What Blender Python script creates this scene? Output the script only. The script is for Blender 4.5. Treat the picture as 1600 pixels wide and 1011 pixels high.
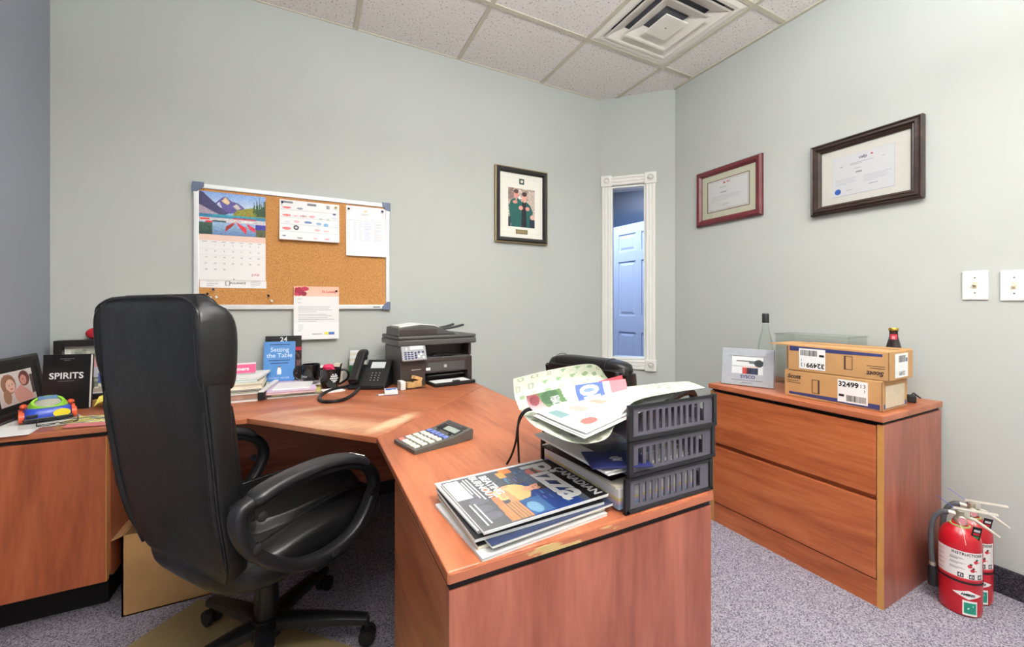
import bpy, bmesh, math, random
import numpy as np
from mathutils import Matrix, Vector

for o in list(bpy.data.objects):
    bpy.data.objects.remove(o, do_unlink=True)
SC = bpy.context.scene
COL = SC.collection
PI = math.pi
RND = random.Random(7)

# ------------------------------------------------------------------ camera
FPX, YAW, CY, CX, HC = 633.25, 0.4704, 478.6, 803.8, 1.094
cam_d = bpy.data.cameras.new('camera')
cam_d.sensor_width = 36.0
cam_d.lens = FPX / 1600 * 36
cam_d.shift_x = -(CX - 800) / 1600
cam_d.shift_y = -(505.5 - CY) / 1600
cam_d.clip_start = 0.02
cam = bpy.data.objects.new('camera', cam_d)
COL.objects.link(cam)
cam.location = (0, 0, HC)
cam.rotation_euler = (PI / 2, 0, -YAW)
SC.camera = cam

# ------------------------------------------------------------------ room constants
XL, XR, YB, YR, H = -0.988, 2.358, 2.453, -1.75, 2.658
CA, CB = (1.978, 2.453), (2.358, 2.080)          # ends of the angled corner wall
HD, HCAB = 0.685, 0.700                           # desk and cabinet tops
TILE, GX, GY = 0.6096, 0.849, 1.9255              # ceiling grid

# ------------------------------------------------------------------ world and lights
def lin(c):
    c = c / 255.0
    return c / 12.92 if c <= 0.04045 else ((c + 0.055) / 1.055) ** 2.4
def C3(r, g, b):
    return (lin(r), lin(g), lin(b), 1.0)

world = bpy.data.worlds.new('world')
SC.world = world
world.use_nodes = True
world.node_tree.nodes['Background'].inputs[0].default_value = (0.75, 0.8, 1.0, 1)
world.node_tree.nodes['Background'].inputs[1].default_value = 0.02
SC.view_settings.view_transform = 'Standard'
SC.view_settings.look = 'None'
SC.view_settings.gamma = 1.0
SC.view_settings.use_curve_mapping = False
SC.view_settings.exposure = 0.36

TROFFERS = [((0.24, 0.70), (1.459, 1.316), 11.0), ((0.24, -1.13), (1.459, -0.52), 12.0)]
LCOL = (0.97, 0.985, 1.0)
for (x0, y0), (x1, y1), pw in TROFFERS:
    ld = bpy.data.lights.new('ceiling_lamp', 'AREA')
    ld.shape = 'RECTANGLE'
    ld.size, ld.size_y = x1 - x0 - 0.06, y1 - y0 - 0.06
    ld.energy = pw
    ld.color = LCOL
    lo = bpy.data.objects.new('ceiling_lamp', ld)
    COL.objects.link(lo)
    lo.location = ((x0 + x1) / 2, (y0 + y1) / 2, H - 0.012)
ld = bpy.data.lights.new('hall_lamp', 'AREA')
ld.shape = 'RECTANGLE'
ld.size, ld.size_y, ld.energy, ld.color = 0.9, 0.9, 48.0, (0.58, 0.70, 1.0)
lo = bpy.data.objects.new('hall_lamp', ld)
COL.objects.link(lo)
lo.location = (2.45, 3.55, H - 0.03)
FILL_LAMP = (0.55, -0.40, 2.02)                       # added unseen lamp behind the camera, put in to brighten the ceiling
ld = bpy.data.lights.new('added_uplight', 'AREA')
ld.shape = 'RECTANGLE'
ld.size, ld.size_y, ld.energy, ld.color = 1.2, 0.16, 150.0, LCOL
lo = bpy.data.objects.new('added_uplight', ld)
COL.objects.link(lo)
lo.location = (FILL_LAMP[0], FILL_LAMP[1], FILL_LAMP[2] + 0.045)
lo.rotation_euler = (PI, 0, 0)

# ------------------------------------------------------------------ helpers
def Zp(px, py, h):
    """photo pixel -> point at height h"""
    s, c = math.sin(YAW), math.cos(YAW)
    u = (px - CX) / FPX
    t = (h - HC) / ((CY - py) / FPX)
    return Vector((t * (s + u * c), t * (c - u * s), h))

def Yp(px, py, y):
    s, c = math.sin(YAW), math.cos(YAW)
    u = (px - CX) / FPX
    t = y / (c - u * s)
    return Vector((t * (s + u * c), y, HC + t * (CY - py) / FPX))

def new_mat(name):
    m = bpy.data.materials.new(name)
    m.use_nodes = True
    nt = m.node_tree
    return m, nt, nt.nodes['Principled BSDF']

def N(nt, t, **kw):
    n = nt.nodes.new(t)
    for k, v in kw.items():
        if k in n.inputs.keys():
            n.inputs[k].default_value = v
        else:
            setattr(n, k, v)
    return n

def ramp(nt, stops):
    r = nt.nodes.new('ShaderNodeValToRGB')
    el = r.color_ramp.elements
    while len(el) < len(stops):
        el.new(0.5)
    for e, (p, c) in zip(el, stops):
        e.position = p
        e.color = c
    return r

def obj_coord(nt, scale=(1, 1, 1), rot=(0, 0, 0)):
    tc = nt.nodes.new('ShaderNodeTexCoord')
    mp = nt.nodes.new('ShaderNodeMapping')
    mp.inputs['Scale'].default_value = scale
    mp.inputs['Rotation'].default_value = rot
    nt.links.new(tc.outputs['Object'], mp.inputs['Vector'])
    return mp.outputs['Vector']

def plain(name, rgb, rough=0.5, metal=0.0, var=0.06, vscale=30, bump=0.0, bscale=200, coat=0.0, spec=0.5):
    """solid colour with a little procedural variation and optional fine relief"""
    m, nt, b = new_mat(name)
    v = obj_coord(nt)
    c = C3(*rgb)
    lo_ = tuple(x * (1 - var) for x in c[:3]) + (1,)
    hi_ = tuple(min(1, x * (1 + var)) for x in c[:3]) + (1,)
    nz = N(nt, 'ShaderNodeTexNoise', Scale=vscale, Detail=3.0)
    nt.links.new(v, nz.inputs['Vector'])
    r = ramp(nt, [(0.3, lo_), (0.7, hi_)])
    nt.links.new(nz.outputs['Fac'], r.inputs['Fac'])
    nt.links.new(r.outputs['Color'], b.inputs['Base Color'])
    b.inputs['Roughness'].default_value = rough
    b.inputs['Metallic'].default_value = metal
    b.inputs['Coat Weight'].default_value = coat
    b.inputs['Specular IOR Level'].default_value = spec
    if bump > 0:
        n2 = N(nt, 'ShaderNodeTexNoise', Scale=bscale, Detail=2.0)
        nt.links.new(v, n2.inputs['Vector'])
        bp = N(nt, 'ShaderNodeBump', Strength=bump, Distance=0.002)
        nt.links.new(n2.outputs['Fac'], bp.inputs['Height'])
        nt.links.new(bp.outputs['Normal'], b.inputs['Normal'])
    return m

def wood(name, axis='x', rot=0.0, dark=(142, 75, 48), mid=(174, 100, 67), light=(195, 121, 84), scuff=None, rough=0.34):
    m, nt, b = new_mat(name)
    st = {'x': (1.3, 11, 11), 'y': (11, 1.3, 11), 'z': (11, 11, 1.3)}[axis]
    tc = nt.nodes.new('ShaderNodeTexCoord')
    mr = nt.nodes.new('ShaderNodeMapping')
    mr.inputs['Rotation'].default_value = (0, 0, rot)
    mp = nt.nodes.new('ShaderNodeMapping')
    mp.inputs['Scale'].default_value = st
    nt.links.new(tc.outputs['Object'], mr.inputs['Vector'])
    nt.links.new(mr.outputs['Vector'], mp.inputs['Vector'])
    n1 = N(nt, 'ShaderNodeTexNoise', Scale=0.75, Detail=5.0, Roughness=0.6, Distortion=1.1)
    nt.links.new(mp.outputs['Vector'], n1.inputs['Vector'])
    n2 = N(nt, 'ShaderNodeTexNoise', Scale=7.0, Detail=3.0, Distortion=0.3)
    nt.links.new(mp.outputs['Vector'], n2.inputs['Vector'])
    mx = N(nt, 'ShaderNodeMath', operation='MULTIPLY_ADD')
    mx.inputs[1].default_value = 0.35
    nt.links.new(n2.outputs['Fac'], mx.inputs[0])
    sb = N(nt, 'ShaderNodeMath', operation='SUBTRACT')
    sb.inputs[1].default_value = 0.17
    nt.links.new(n1.outputs['Fac'], sb.inputs[0])
    nt.links.new(sb.outputs[0], mx.inputs[2])
    r = ramp(nt, [(0.28, C3(*dark)), (0.5, C3(*mid)), (0.72, C3(*light))])
    nt.links.new(mx.outputs[0], r.inputs['Fac'])
    out = r.outputs['Color']
    if scuff:                                       # worn pale spots: (x, y, z, sx, sy, angle)
        for (x, y, z, sx, sy, ang, amt) in scuff:
            m2 = nt.nodes.new('ShaderNodeMapping')
            m2.vector_type = 'TEXTURE'
            m2.inputs['Location'].default_value = (x, y, z)
            m2.inputs['Rotation'].default_value = (0, 0, ang)
            m2.inputs['Scale'].default_value = (sx, sy, 0.05)
            nt.links.new(tc.outputs['Object'], m2.inputs['Vector'])
            g = N(nt, 'ShaderNodeTexGradient', gradient_type='SPHERICAL')
            nt.links.new(m2.outputs['Vector'], g.inputs['Vector'])
            n3 = N(nt, 'ShaderNodeTexNoise', Scale=26.0, Detail=5.0)
            nt.links.new(tc.outputs['Object'], n3.inputs['Vector'])
            mm = N(nt, 'ShaderNodeMath', operation='MULTIPLY')
            nt.links.new(g.outputs['Fac'], mm.inputs[0])
            nt.links.new(n3.outputs['Fac'], mm.inputs[1])
            m3 = N(nt, 'ShaderNodeMath', operation='MULTIPLY', use_clamp=True)
            m3.inputs[1].default_value = amt
            nt.links.new(mm.outputs[0], m3.inputs[0])
            mix = nt.nodes.new('ShaderNodeMixRGB')
            mix.inputs[2].default_value = C3(222, 190, 150)
            nt.links.new(m3.outputs[0], mix.inputs[0])
            nt.links.new(out, mix.inputs[1])
            out = mix.outputs[0]
    nt.links.new(out, b.inputs['Base Color'])
    b.inputs['Roughness'].default_value = rough
    return m

def speckle(name, cols, scale, rough=1.0, bump=0.6, big=None):
    m, nt, b = new_mat(name)
    v = obj_coord(nt)
    vo = N(nt, 'ShaderNodeTexVoronoi', Scale=scale)
    nt.links.new(v, vo.inputs['Vector'])
    sep = nt.nodes.new('ShaderNodeSeparateColor')
    nt.links.new(vo.outputs['Color'], sep.inputs[0])
    r = ramp(nt, [((i + 0.5) / len(cols), C3(*c)) for i, c in enumerate(cols)])
    nt.links.new(sep.outputs[0], r.inputs['Fac'])
    nt.links.new(r.outputs['Color'], b.inputs['Base Color'])
    b.inputs['Roughness'].default_value = rough
    b.inputs['Specular IOR Level'].default_value = 0.1
    bp = N(nt, 'ShaderNodeBump', Strength=bump, Distance=0.004)
    nt.links.new(sep.outputs[1], bp.inputs['Height'])
    nt.links.new(bp.outputs['Normal'], b.inputs['Normal'])
    return m

def ceiling_mat():
    m, nt, b = new_mat('mineral_fibre_tile')
    v = obj_coord(nt)
    n1 = N(nt, 'ShaderNodeTexNoise', Scale=95.0, Detail=2.0)
    nt.links.new(v, n1.inputs['Vector'])
    r = ramp(nt, [(0.30, C3(150, 144, 138)), (0.385, C3(228, 223, 218)), (1.0, C3(238, 234, 229))])
    nt.links.new(n1.outputs['Fac'], r.inputs['Fac'])
    nt.links.new(r.outputs['Color'], b.inputs['Base Color'])
    b.inputs['Roughness'].default_value = 0.95
    bp = N(nt, 'ShaderNodeBump', Strength=0.5, Distance=0.003)
    nt.links.new(n1.outputs['Fac'], bp.inputs['Height'])
    nt.links.new(bp.outputs['Normal'], b.inputs['Normal'])
    return m

def leather_mat(name='black_leather', rgb=(15, 15, 16), rough=0.45):
    m, nt, b = new_mat(name)
    v = obj_coord(nt)
    vo = N(nt, 'ShaderNodeTexVoronoi', Scale=420.0)
    nt.links.new(v, vo.inputs['Vector'])
    nz = N(nt, 'ShaderNodeTexNoise', Scale=9.0, Detail=3.0)
    nt.links.new(v, nz.inputs['Vector'])
    b1 = N(nt, 'ShaderNodeBump', Strength=0.12, Distance=0.001)
    nt.links.new(vo.outputs['Distance'], b1.inputs['Height'])
    b2 = N(nt, 'ShaderNodeBump', Strength=0.25, Distance=0.02)
    nt.links.new(nz.outputs['Fac'], b2.inputs['Height'])
    nt.links.new(b1.outputs['Normal'], b2.inputs['Normal'])
    nt.links.new(b2.outputs['Normal'], b.inputs['Normal'])
    b.inputs['Base Color'].default_value = C3(*rgb)
    b.inputs['Roughness'].default_value = rough
    return m

def glass_mat(name, tint=(235, 242, 240), refl=0.08, rough=0.02, fres=0.6):
    m = bpy.data.materials.new(name)
    m.use_nodes = True
    nt = m.node_tree
    nt.nodes.clear()
    out = nt.nodes.new('ShaderNodeOutputMaterial')
    tr = nt.nodes.new('ShaderNodeBsdfTransparent')
    tr.inputs[0].default_value = C3(*tint)
    gl = nt.nodes.new('ShaderNodeBsdfGlossy')
    gl.inputs['Roughness'].default_value = rough
    lw = N(nt, 'ShaderNodeLayerWeight', Blend=0.25)
    mm = N(nt, 'ShaderNodeMath', operation='MULTIPLY_ADD', use_clamp=True)
    mm.inputs[1].default_value = fres
    mm.inputs[2].default_value = refl
    nt.links.new(lw.outputs['Fresnel'], mm.inputs[0])
    mx = nt.nodes.new('ShaderNodeMixShader')
    nt.links.new(mm.outputs[0], mx.inputs[0])
    nt.links.new(tr.outputs[0], mx.inputs[1])
    nt.links.new(gl.outputs[0], mx.inputs[2])
    nt.links.new(mx.outputs[0], out.inputs[0])
    return m

def print_mat(name, rough=0.55):
    m, nt, b = new_mat(name)
    a = nt.nodes.new('ShaderNodeAttribute')
    a.attribute_name = 'Col'
    nt.links.new(a.outputs['Color'], b.inputs['Base Color'])
    b.inputs['Roughness'].default_value = rough
    return m

def emit_mat(name, rgb, s):
    m, nt, b = new_mat(name)
    b.inputs['Base Color'].default_value = C3(*rgb)
    b.inputs['Emission Color'].default_value = C3(*rgb)
    b.inputs['Emission Strength'].default_value = s
    return m

M = {}
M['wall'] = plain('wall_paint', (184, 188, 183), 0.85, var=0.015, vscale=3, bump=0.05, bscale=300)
M['wall_grey'] = plain('blue_grey_left_wall', (146, 151, 162), 0.85, var=0.02, vscale=3, bump=0.05, bscale=300)  # darker, bluer grey used on the left wall alone
M['tile'] = ceiling_mat()
M['grid'] = plain('grid_bar_paint', (196, 191, 172), 0.6, var=0.02)
M['carpet'] = speckle('speckled_carpet', [(92, 86, 98), (128, 122, 134), (158, 153, 163), (182, 178, 186), (150, 142, 156)], 330)
M['carpet_base'] = speckle('dark_carpet_base', [(38, 36, 42), (58, 55, 62), (82, 78, 88), (50, 47, 54)], 330)
M['trim'] = plain('white_trim_paint', (232, 231, 225), 0.45, var=0.01)
M['pane'] = glass_mat('window_glass', (238, 242, 248), 0.01, 0.02, 0.18)
M['door'] = plain('white_door_paint', (236, 238, 242), 0.5, var=0.01)
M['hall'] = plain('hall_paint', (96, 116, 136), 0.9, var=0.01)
M['wood_x'] = wood('cherry_wood_along_x', 'x')
M['wood_y'] = wood('cherry_wood_along_y', 'y')
M['wood_z'] = wood('cherry_wood_upright', 'z', dark=(140, 70, 46), mid=(170, 92, 62), light=(190, 112, 78))
M['wood_front'] = wood('cherry_drawer_front', 'y', dark=(146, 72, 40), mid=(178, 96, 56), light=(198, 116, 72))
M['wood_side'] = wood('cherry_side_panel', 'z', dark=(132, 68, 52), mid=(160, 90, 72), light=(180, 108, 88))
M['wood_corner'] = wood('cherry_worn_corner', 'x', rot=PI / 4,
    scuff=[(0.27, 1.47, HD, 0.16, 0.045, 0.75, 3.2), (-0.02, 1.80, HD, 0.20, 0.05, 0.1, 1.2), (0.06, 1.56, HD, 0.34, 0.10, -0.78, 1.3)])
def chipped_edge():
    m, nt, b = new_mat('chipped_edge_band')
    v = obj_coord(nt, (9.0, 9.0, 40.0))
    n1 = N(nt, 'ShaderNodeTexNoise', Scale=1.6, Detail=4.0)
    nt.links.new(v, n1.inputs['Vector'])
    r = ramp(nt, [(0.56, C3(178, 104, 76)), (0.61, C3(200, 166, 112)), (0.75, C3(190, 168, 112))])
    nt.links.new(n1.outputs['Fac'], r.inputs['Fac'])
    nt.links.new(r.outputs['Color'], b.inputs['Base Color'])
    b.inputs['Roughness'].default_value = 0.6
    return m
M['edge_pale'] = chipped_edge()
M['wood_lip'] = plain('pale_edge_strip', (196, 140, 78), 0.45)
M['gap'] = plain('black_gap', (16, 14, 13), 0.7)
M['leather'] = leather_mat()
M['leather_soft'] = leather_mat('soft_black_leather', (17, 17, 18), 0.36)
M['black'] = plain('black_plastic', (26, 26, 28), 0.38, var=0.05)
M['black_matt'] = plain('matt_black_plastic', (22, 22, 24), 0.6, var=0.05)
M['armpad'] = plain('black_arm_rubber', (34, 34, 36), 0.34, var=0.08, bump=0.06)
M['chrome'] = plain('brushed_metal', (190, 192, 195), 0.3, 1.0, var=0.04)
M['alu'] = plain('aluminium_rail', (226, 228, 228), 0.38, 0.35, var=0.02)
M['cap_blue'] = plain('blue_grey_corner_cap', (98, 112, 138), 0.5)
M['white'] = plain('white_plastic', (236, 235, 230), 0.45, var=0.01)
M['ivory'] = plain('ivory_toggle', (224, 214, 178), 0.4, var=0.02)
M['paper'] = plain('white_paper', (240, 239, 236), 0.8, var=0.02)
M['paper_cream'] = plain('cream_paper', (226, 218, 198), 0.8, var=0.04)
M['ink'] = plain('black_ink', (22, 22, 24), 0.6)
M['ink_white'] = plain('white_ink', (240, 240, 238), 0.6)
M['ink_silver'] = plain('silver_ink', (205, 205, 205), 0.5)
M['ink_grey'] = plain('grey_ink', (120, 120, 122), 0.6)
M['ink_blue'] = plain('pale_blue_ink', (204, 222, 242), 0.6)
M['ink_navy'] = plain('navy_ink', (40, 48, 96), 0.6)
M['ink_red'] = plain('red_ink', (196, 44, 60), 0.6)
M['ink_brown'] = plain('brown_ink', (74, 54, 50), 0.6)
M['card'] = plain('corrugated_cardboard', (186, 142, 92), 0.8, var=0.08, vscale=14, bump=0.1)
M['card_dark'] = plain('cardboard_edge', (140, 100, 62), 0.85, var=0.1)
M['mat_tan'] = plain('tan_chair_mat', (146, 128, 90), 0.5, var=0.06, vscale=6)
M['red'] = plain('red_enamel', (188, 18, 36), 0.28, var=0.03, coat=0.4)
M['red_soft'] = plain('red_felt', (186, 28, 44), 0.8)
M['green'] = plain('green_plastic', (30, 128, 70), 0.4)
M['blue_toy'] = plain('blue_toy_plastic', (44, 74, 190), 0.3)
M['lime_toy'] = plain('lime_toy_plastic', (150, 212, 60), 0.3)
M['orange_toy'] = plain('orange_toy_plastic', (236, 92, 52), 0.35)
M['yellow'] = plain('yellow_plastic', (232, 212, 50), 0.4)
M['pink'] = plain('pink_plastic', (226, 50, 98), 0.4)
M['brown_prn'] = plain('dark_brown_printer_plastic', (62, 52, 50), 0.36, var=0.03)
M['grey_prn'] = plain('charcoal_printer_plastic', (78, 77, 76), 0.4, var=0.03)
M['panel_grey'] = plain('grey_control_panel', (150, 152, 156), 0.4, var=0.02)
M['lcd'] = plain('lcd_screen', (206, 214, 212), 0.2, var=0.01)
M['lcd_green'] = plain('lcd_grey_green', (150, 158, 148), 0.2, var=0.02)
M['calc'] = plain('olive_grey_plastic', (84, 82, 76), 0.45, var=0.03)
M['key_cream'] = plain('cream_key', (226, 222, 206), 0.45, var=0.02)
M['key_blue'] = plain('blue_key', (108, 124, 190), 0.45, var=0.02)
M['key_red'] = plain('red_key', (216, 120, 110), 0.45)
M['tray'] = plain('sheen_grey_tray', (92, 88, 98), 0.35, var=0.04)  # sheen on the black trays put into a lighter grey base colour
M['tray_dark'] = plain('black_tray_plastic', (30, 30, 33), 0.35, var=0.04)
M['clear'] = glass_mat('clear_acrylic', (252, 253, 252), 0.03, 0.08, 0.25)
M['bottle'] = glass_mat('clear_bottle_glass', (250, 252, 250), 0.03, 0.02, 0.35)
M['amber'] = plain('dark_bottle_glass', (34, 16, 16), 0.08, var=0.02, coat=0.5)
M['gold'] = plain('gold_metal', (190, 160, 70), 0.35, 0.8)
M['gold_dull'] = plain('dull_gold_edge', (150, 132, 92), 0.45, 0.3)
M['frame_black'] = plain('black_frame', (30, 28, 27), 0.4, var=0.05)
M['frame_walnut'] = wood('dark_walnut_frame', 'x', dark=(34, 25, 22), mid=(54, 40, 35), light=(78, 60, 53), rough=0.35)
M['frame_cherry'] = plain('burgundy_frame', (104, 34, 42), 0.35, var=0.12)
M['mat_cream'] = plain('cream_mat_board', (222, 222, 196), 0.8, var=0.01)
M['mat_white'] = plain('white_mat_board', (236, 234, 224), 0.8, var=0.01)
M['silver'] = plain('brushed_silver_frame', (172, 176, 182), 0.4, 0.25, var=0.05, vscale=60)
M['vent'] = plain('vent_paint', (232, 228, 218), 0.5, var=0.01)
M['vent_dark'] = plain('duct_dark', (104, 104, 112), 0.7)
M['print'] = print_mat('printed_ink', 0.6)
M['print_gloss'] = print_mat('glossy_print', 0.28)
M['diffuser'] = emit_mat('lamp_diffuser', (255, 250, 240), 2.0)
M['tan'] = plain('tan_wood_chip', (202, 160, 104), 0.8, var=0.15)
M['rubber'] = plain('grey_hose_rubber', (78, 80, 84), 0.5)
M['brass'] = plain('dull_valve_metal', (176, 168, 150), 0.4, 0.6)
M['lever'] = plain('pale_lever_metal', (214, 210, 198), 0.4, 0.3)
M['blue_seal'] = plain('blue_plastic_seal', (100, 124, 214), 0.4)

def cork_mat():
    m, nt, b = new_mat('cork')
    v = obj_coord(nt)
    n1 = N(nt, 'ShaderNodeTexNoise', Scale=230.0, Detail=3.0)
    nt.links.new(v, n1.inputs['Vector'])
    r = ramp(nt, [(0.25, C3(150, 100, 52)), (0.5, C3(194, 138, 80)), (0.75, C3(214, 160, 98))])
    nt.links.new(n1.outputs['Fac'], r.inputs['Fac'])
    nt.links.new(r.outputs['Color'], b.inputs['Base Color'])
    b.inputs['Roughness'].default_value = 0.95
    bp = N(nt, 'ShaderNodeBump', Strength=0.3, Distance=0.001)
    nt.links.new(n1.outputs['Fac'], bp.inputs['Height'])
    nt.links.new(bp.outputs['Normal'], b.inputs['Normal'])
    return m
M['cork'] = cork_mat()

# ------------------------------------------------------------------ mesh building
class MB:
    """collects simple shapes into one mesh"""
    def __init__(s):
        s.bm = bmesh.new()
    def _add(s, vs, fs, mtx=None):
        bv = [s.bm.verts.new(mtx @ Vector(v) if mtx else Vector(v)) for v in vs]
        for f in fs:
            try:
                s.bm.faces.new([bv[i] for i in f])
            except ValueError:
                pass
        return bv
    def box(s, x0, x1, y0, y1, z0, z1, bev=0.0, seg=2, mtx=None):
        t = bmesh.new()
        vs = [t.verts.new(v) for v in ((x0,y0,z0),(x1,y0,z0),(x1,y1,z0),(x0,y1,z0),(x0,y0,z1),(x1,y0,z1),(x1,y1,z1),(x0,y1,z1))]
        for f in ((3,2,1,0),(4,5,6,7),(0,1,5,4),(1,2,6,5),(2,3,7,6),(3,0,4,7)):
            t.faces.new([vs[i] for i in f])
        if bev > 0:
            bmesh.ops.bevel(t, geom=list(t.edges), offset=bev, segments=seg, affect='EDGES', profile=0.5)
        s._merge(t, mtx)
        return s
    def _merge(s, t, mtx=None):
        t.verts.index_update()
        vs = [v.co.copy() for v in t.verts]
        fs = [[v.index for v in f.verts] for f in t.faces]
        t.free()
        s._add(vs, fs, mtx)
    def prism(s, poly, z0, z1, mtx=None, bev=0.0):
        """poly counter-clockwise in xy"""
        n = len(poly)
        t = bmesh.new()
        lo_ = [t.verts.new((p[0], p[1], z0)) for p in poly]
        hi_ = [t.verts.new((p[0], p[1], z1)) for p in poly]
        t.faces.new(lo_[::-1]); t.faces.new(hi_)
        for i in range(n):
            j = (i + 1) % n
            t.faces.new((lo_[i], lo_[j], hi_[j], hi_[i]))
        if bev > 0:
            bmesh.ops.bevel(t, geom=list(t.edges), offset=bev, segments=2, affect='EDGES', profile=0.5)
        s._merge(t, mtx)
        return s
    def loft(s, rings, cap=True, closed=False, mtx=None):
        n = len(rings[0])
        vs = [p for r in rings for p in r]
        fs = []
        m = len(rings)
        for i in range(m if closed else m - 1):
            a, b = i * n, ((i + 1) % m) * n
            for k in range(n):
                l = (k + 1) % n
                fs.append((a + k, a + l, b + l, b + k))
        if cap and not closed:
            fs.append(tuple(range(n))[::-1])
            fs.append(tuple((m - 1) * n + k for k in range(n)))
        s._add(vs, fs, mtx)
        return s
    def lathe(s, prof, n=24, mtx=None, cap=True):
        """prof: (r, z) pairs from bottom to top"""
        rings = [[(r * math.cos(2*PI*k/n), r * math.sin(2*PI*k/n), z) for k in range(n)] for r, z in prof]
        return s.loft(rings, cap, False, mtx)
    def tube(s, pts, r, n=8, closed=False, flat=None, mtx=None):
        """sweep along pts; r number or list; flat=(a,b): elliptical section a across, b along 'up'"""
        P = [Vector(p) for p in pts]
        m = len(P)
        rings = []
        up = None
        for i in range(m):
            if closed:
                d = P[(i + 1) % m] - P[i - 1]
            else:
                d = P[min(i + 1, m - 1)] - P[max(i - 1, 0)]
            d.normalize()
            if up is None:
                a = Vector((0, 0, 1)) if abs(d.z) < 0.9 else Vector((1, 0, 0))
                u = d.cross(a).normalized()
            else:
                u = (up - d * up.dot(d)).normalized()
            up = u
            w = d.cross(u)
            rr = r[i] if isinstance(r, (list, tuple)) else r
            rings.append([P[i] + u * math.cos(2*PI*k/n) * rr + w * math.sin(2*PI*k/n) * rr for k in range(n)])
        return s.loft(rings, True, closed, mtx)
    def ball(s, c, rx, ry, rz, nu=16, nv=10, mtx=None):
        rings = []
        for i in range(nv + 1):
            a = -PI / 2 + PI * i / nv
            ca = max(math.cos(a), 0.02)
            rings.append([(c[0] + rx * ca * math.cos(2*PI*k/nu), c[1] + ry * ca * math.sin(2*PI*k/nu), c[2] + rz * math.sin(a)) for k in range(nu)])
        return s.loft(rings, True, False, mtx)
    def grid(s, fn, nu, nv, th=0.0):
        """surface fn(u,v) -> point; th gives thickness downwards"""
        top = [[Vector(fn(i / nu, j / nv)) for i in range(nu + 1)] for j in range(nv + 1)]
        vs = [p for row in top for p in row]
        w = nu + 1
        fs = [(j*w+i, j*w+i+1, (j+1)*w+i+1, (j+1)*w+i) for j in range(nv) for i in range(nu)]
        if th > 0:
            k = len(vs)
            vs += [p - Vector((0, 0, th)) for p in vs]
            fs += [tuple(k + x for x in f[::-1]) for f in fs]
            for i in range(nu):
                fs.append((i + 1, i, k + i, k + i + 1))
                a = nv * w + i
                fs.append((a, a + 1, k + a + 1, k + a))
            for j in range(nv):
                a, b = j * w, (j + 1) * w
                fs.append((a, b, k + b, k + a))
                a, b = j * w + nu, (j + 1) * w + nu
                fs.append((b, a, k + a, k + b))
        s._add(vs, fs)
        return s
    def mesh(s, name, mat, smooth=False):
        me = bpy.data.meshes.new(name)
        bmesh.ops.recalc_face_normals(s.bm, faces=list(s.bm.faces))
        s.bm.to_mesh(me)
        s.bm.free()
        if mat:
            me.materials.append(M[mat] if isinstance(mat, str) else mat)
        if smooth:
            me.polygons.foreach_set('use_smooth', [True] * len(me.polygons))
            try:
                me.set_sharp_from_angle(angle=math.radians(38))
            except Exception:
                pass
        return me
    def build(s, name, mat, parent=None, smooth=False, loc=None, rot=None, label=None):
        o = bpy.data.objects.new(name, s.mesh(name, mat, smooth))
        COL.objects.link(o)
        o.parent = parent
        if loc is not None:
            o.location = loc
        if rot is not None:
            o.rotation_euler = rot
        if label:
            o['label'] = label
        return o

def thing(name, label, cat, loc=(0, 0, 0), rot=(0, 0, 0), group=None):
    o = bpy.data.objects.new(name, None)
    o.empty_display_size = 0.05
    COL.objects.link(o)
    o.location = loc
    o.rotation_euler = rot if isinstance(rot, (tuple, list)) else (0, 0, rot)
    o['label'] = label
    o['category'] = cat
    if group:
        o['group'] = group
    return o

def tag(o, label, cat, group=None):
    o['label'] = label
    o['category'] = cat
    if group:
        o['group'] = group
    return o

def struct(o):
    o['kind'] = 'structure'
    return o

def ring2(rx, ry, n=24, p=4.0):
    """superellipse outline"""
    out = []
    for k in range(n):
        a = 2 * PI * k / n
        c, s_ = math.cos(a), math.sin(a)
        out.append((rx * abs(c) ** (2 / p) * (1 if c >= 0 else -1), ry * abs(s_) ** (2 / p) * (1 if s_ >= 0 else -1)))
    return out

def smooth_path(pts, k=6, closed=False):
    """Catmull-Rom through pts"""
    P = [Vector(p) for p in pts]
    n = len(P)
    out = []
    rng = range(n) if closed else range(n - 1)
    for i in rng:
        p0 = P[i - 1] if (closed or i > 0) else P[0]
        p1, p2 = P[i], P[(i + 1) % n]
        p3 = P[(i + 2) % n] if (closed or i + 2 < n) else P[-1]
        for j in range(k):
            t = j / k
            out.append(0.5 * ((2 * p1) + (p2 - p0) * t + (2 * p0 - 5 * p1 + 4 * p2 - p3) * t * t + (3 * p1 - p0 - 3 * p2 + p3) * t ** 3))
    if not closed:
        out.append(P[-1])
    return out

def text(s, size, mat, parent, loc, rot=(0, 0, 0), bold=0.0, shear=0.0, sx=1.0, align='CENTER', name='lettering', spacing=1.0):
    cu = bpy.data.curves.new('lettering', 'FONT')
    cu.body = s
    cu.size = size
    cu.align_x = align
    cu.align_y = 'CENTER'
    cu.offset = bold
    cu.shear = shear
    cu.space_character = spacing
    cu.resolution_u = 3
    tmp = bpy.data.objects.new('lettering_tmp', cu)
    COL.objects.link(tmp)
    dg = bpy.context.evaluated_depsgraph_get()
    me = bpy.data.meshes.new_from_object(tmp.evaluated_get(dg))
    bpy.data.objects.remove(tmp, do_unlink=True)
    bpy.data.curves.remove(cu)
    me.materials.clear()
    me.materials.append(M[mat])
    if sx != 1.0:
        me.transform(Matrix.Scale(sx, 4, (1, 0, 0)))
    o = bpy.data.objects.new(name, me)
    COL.objects.link(o)
    o.parent = parent
    o.location = loc
    o.rotation_euler = rot
    return o

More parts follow.
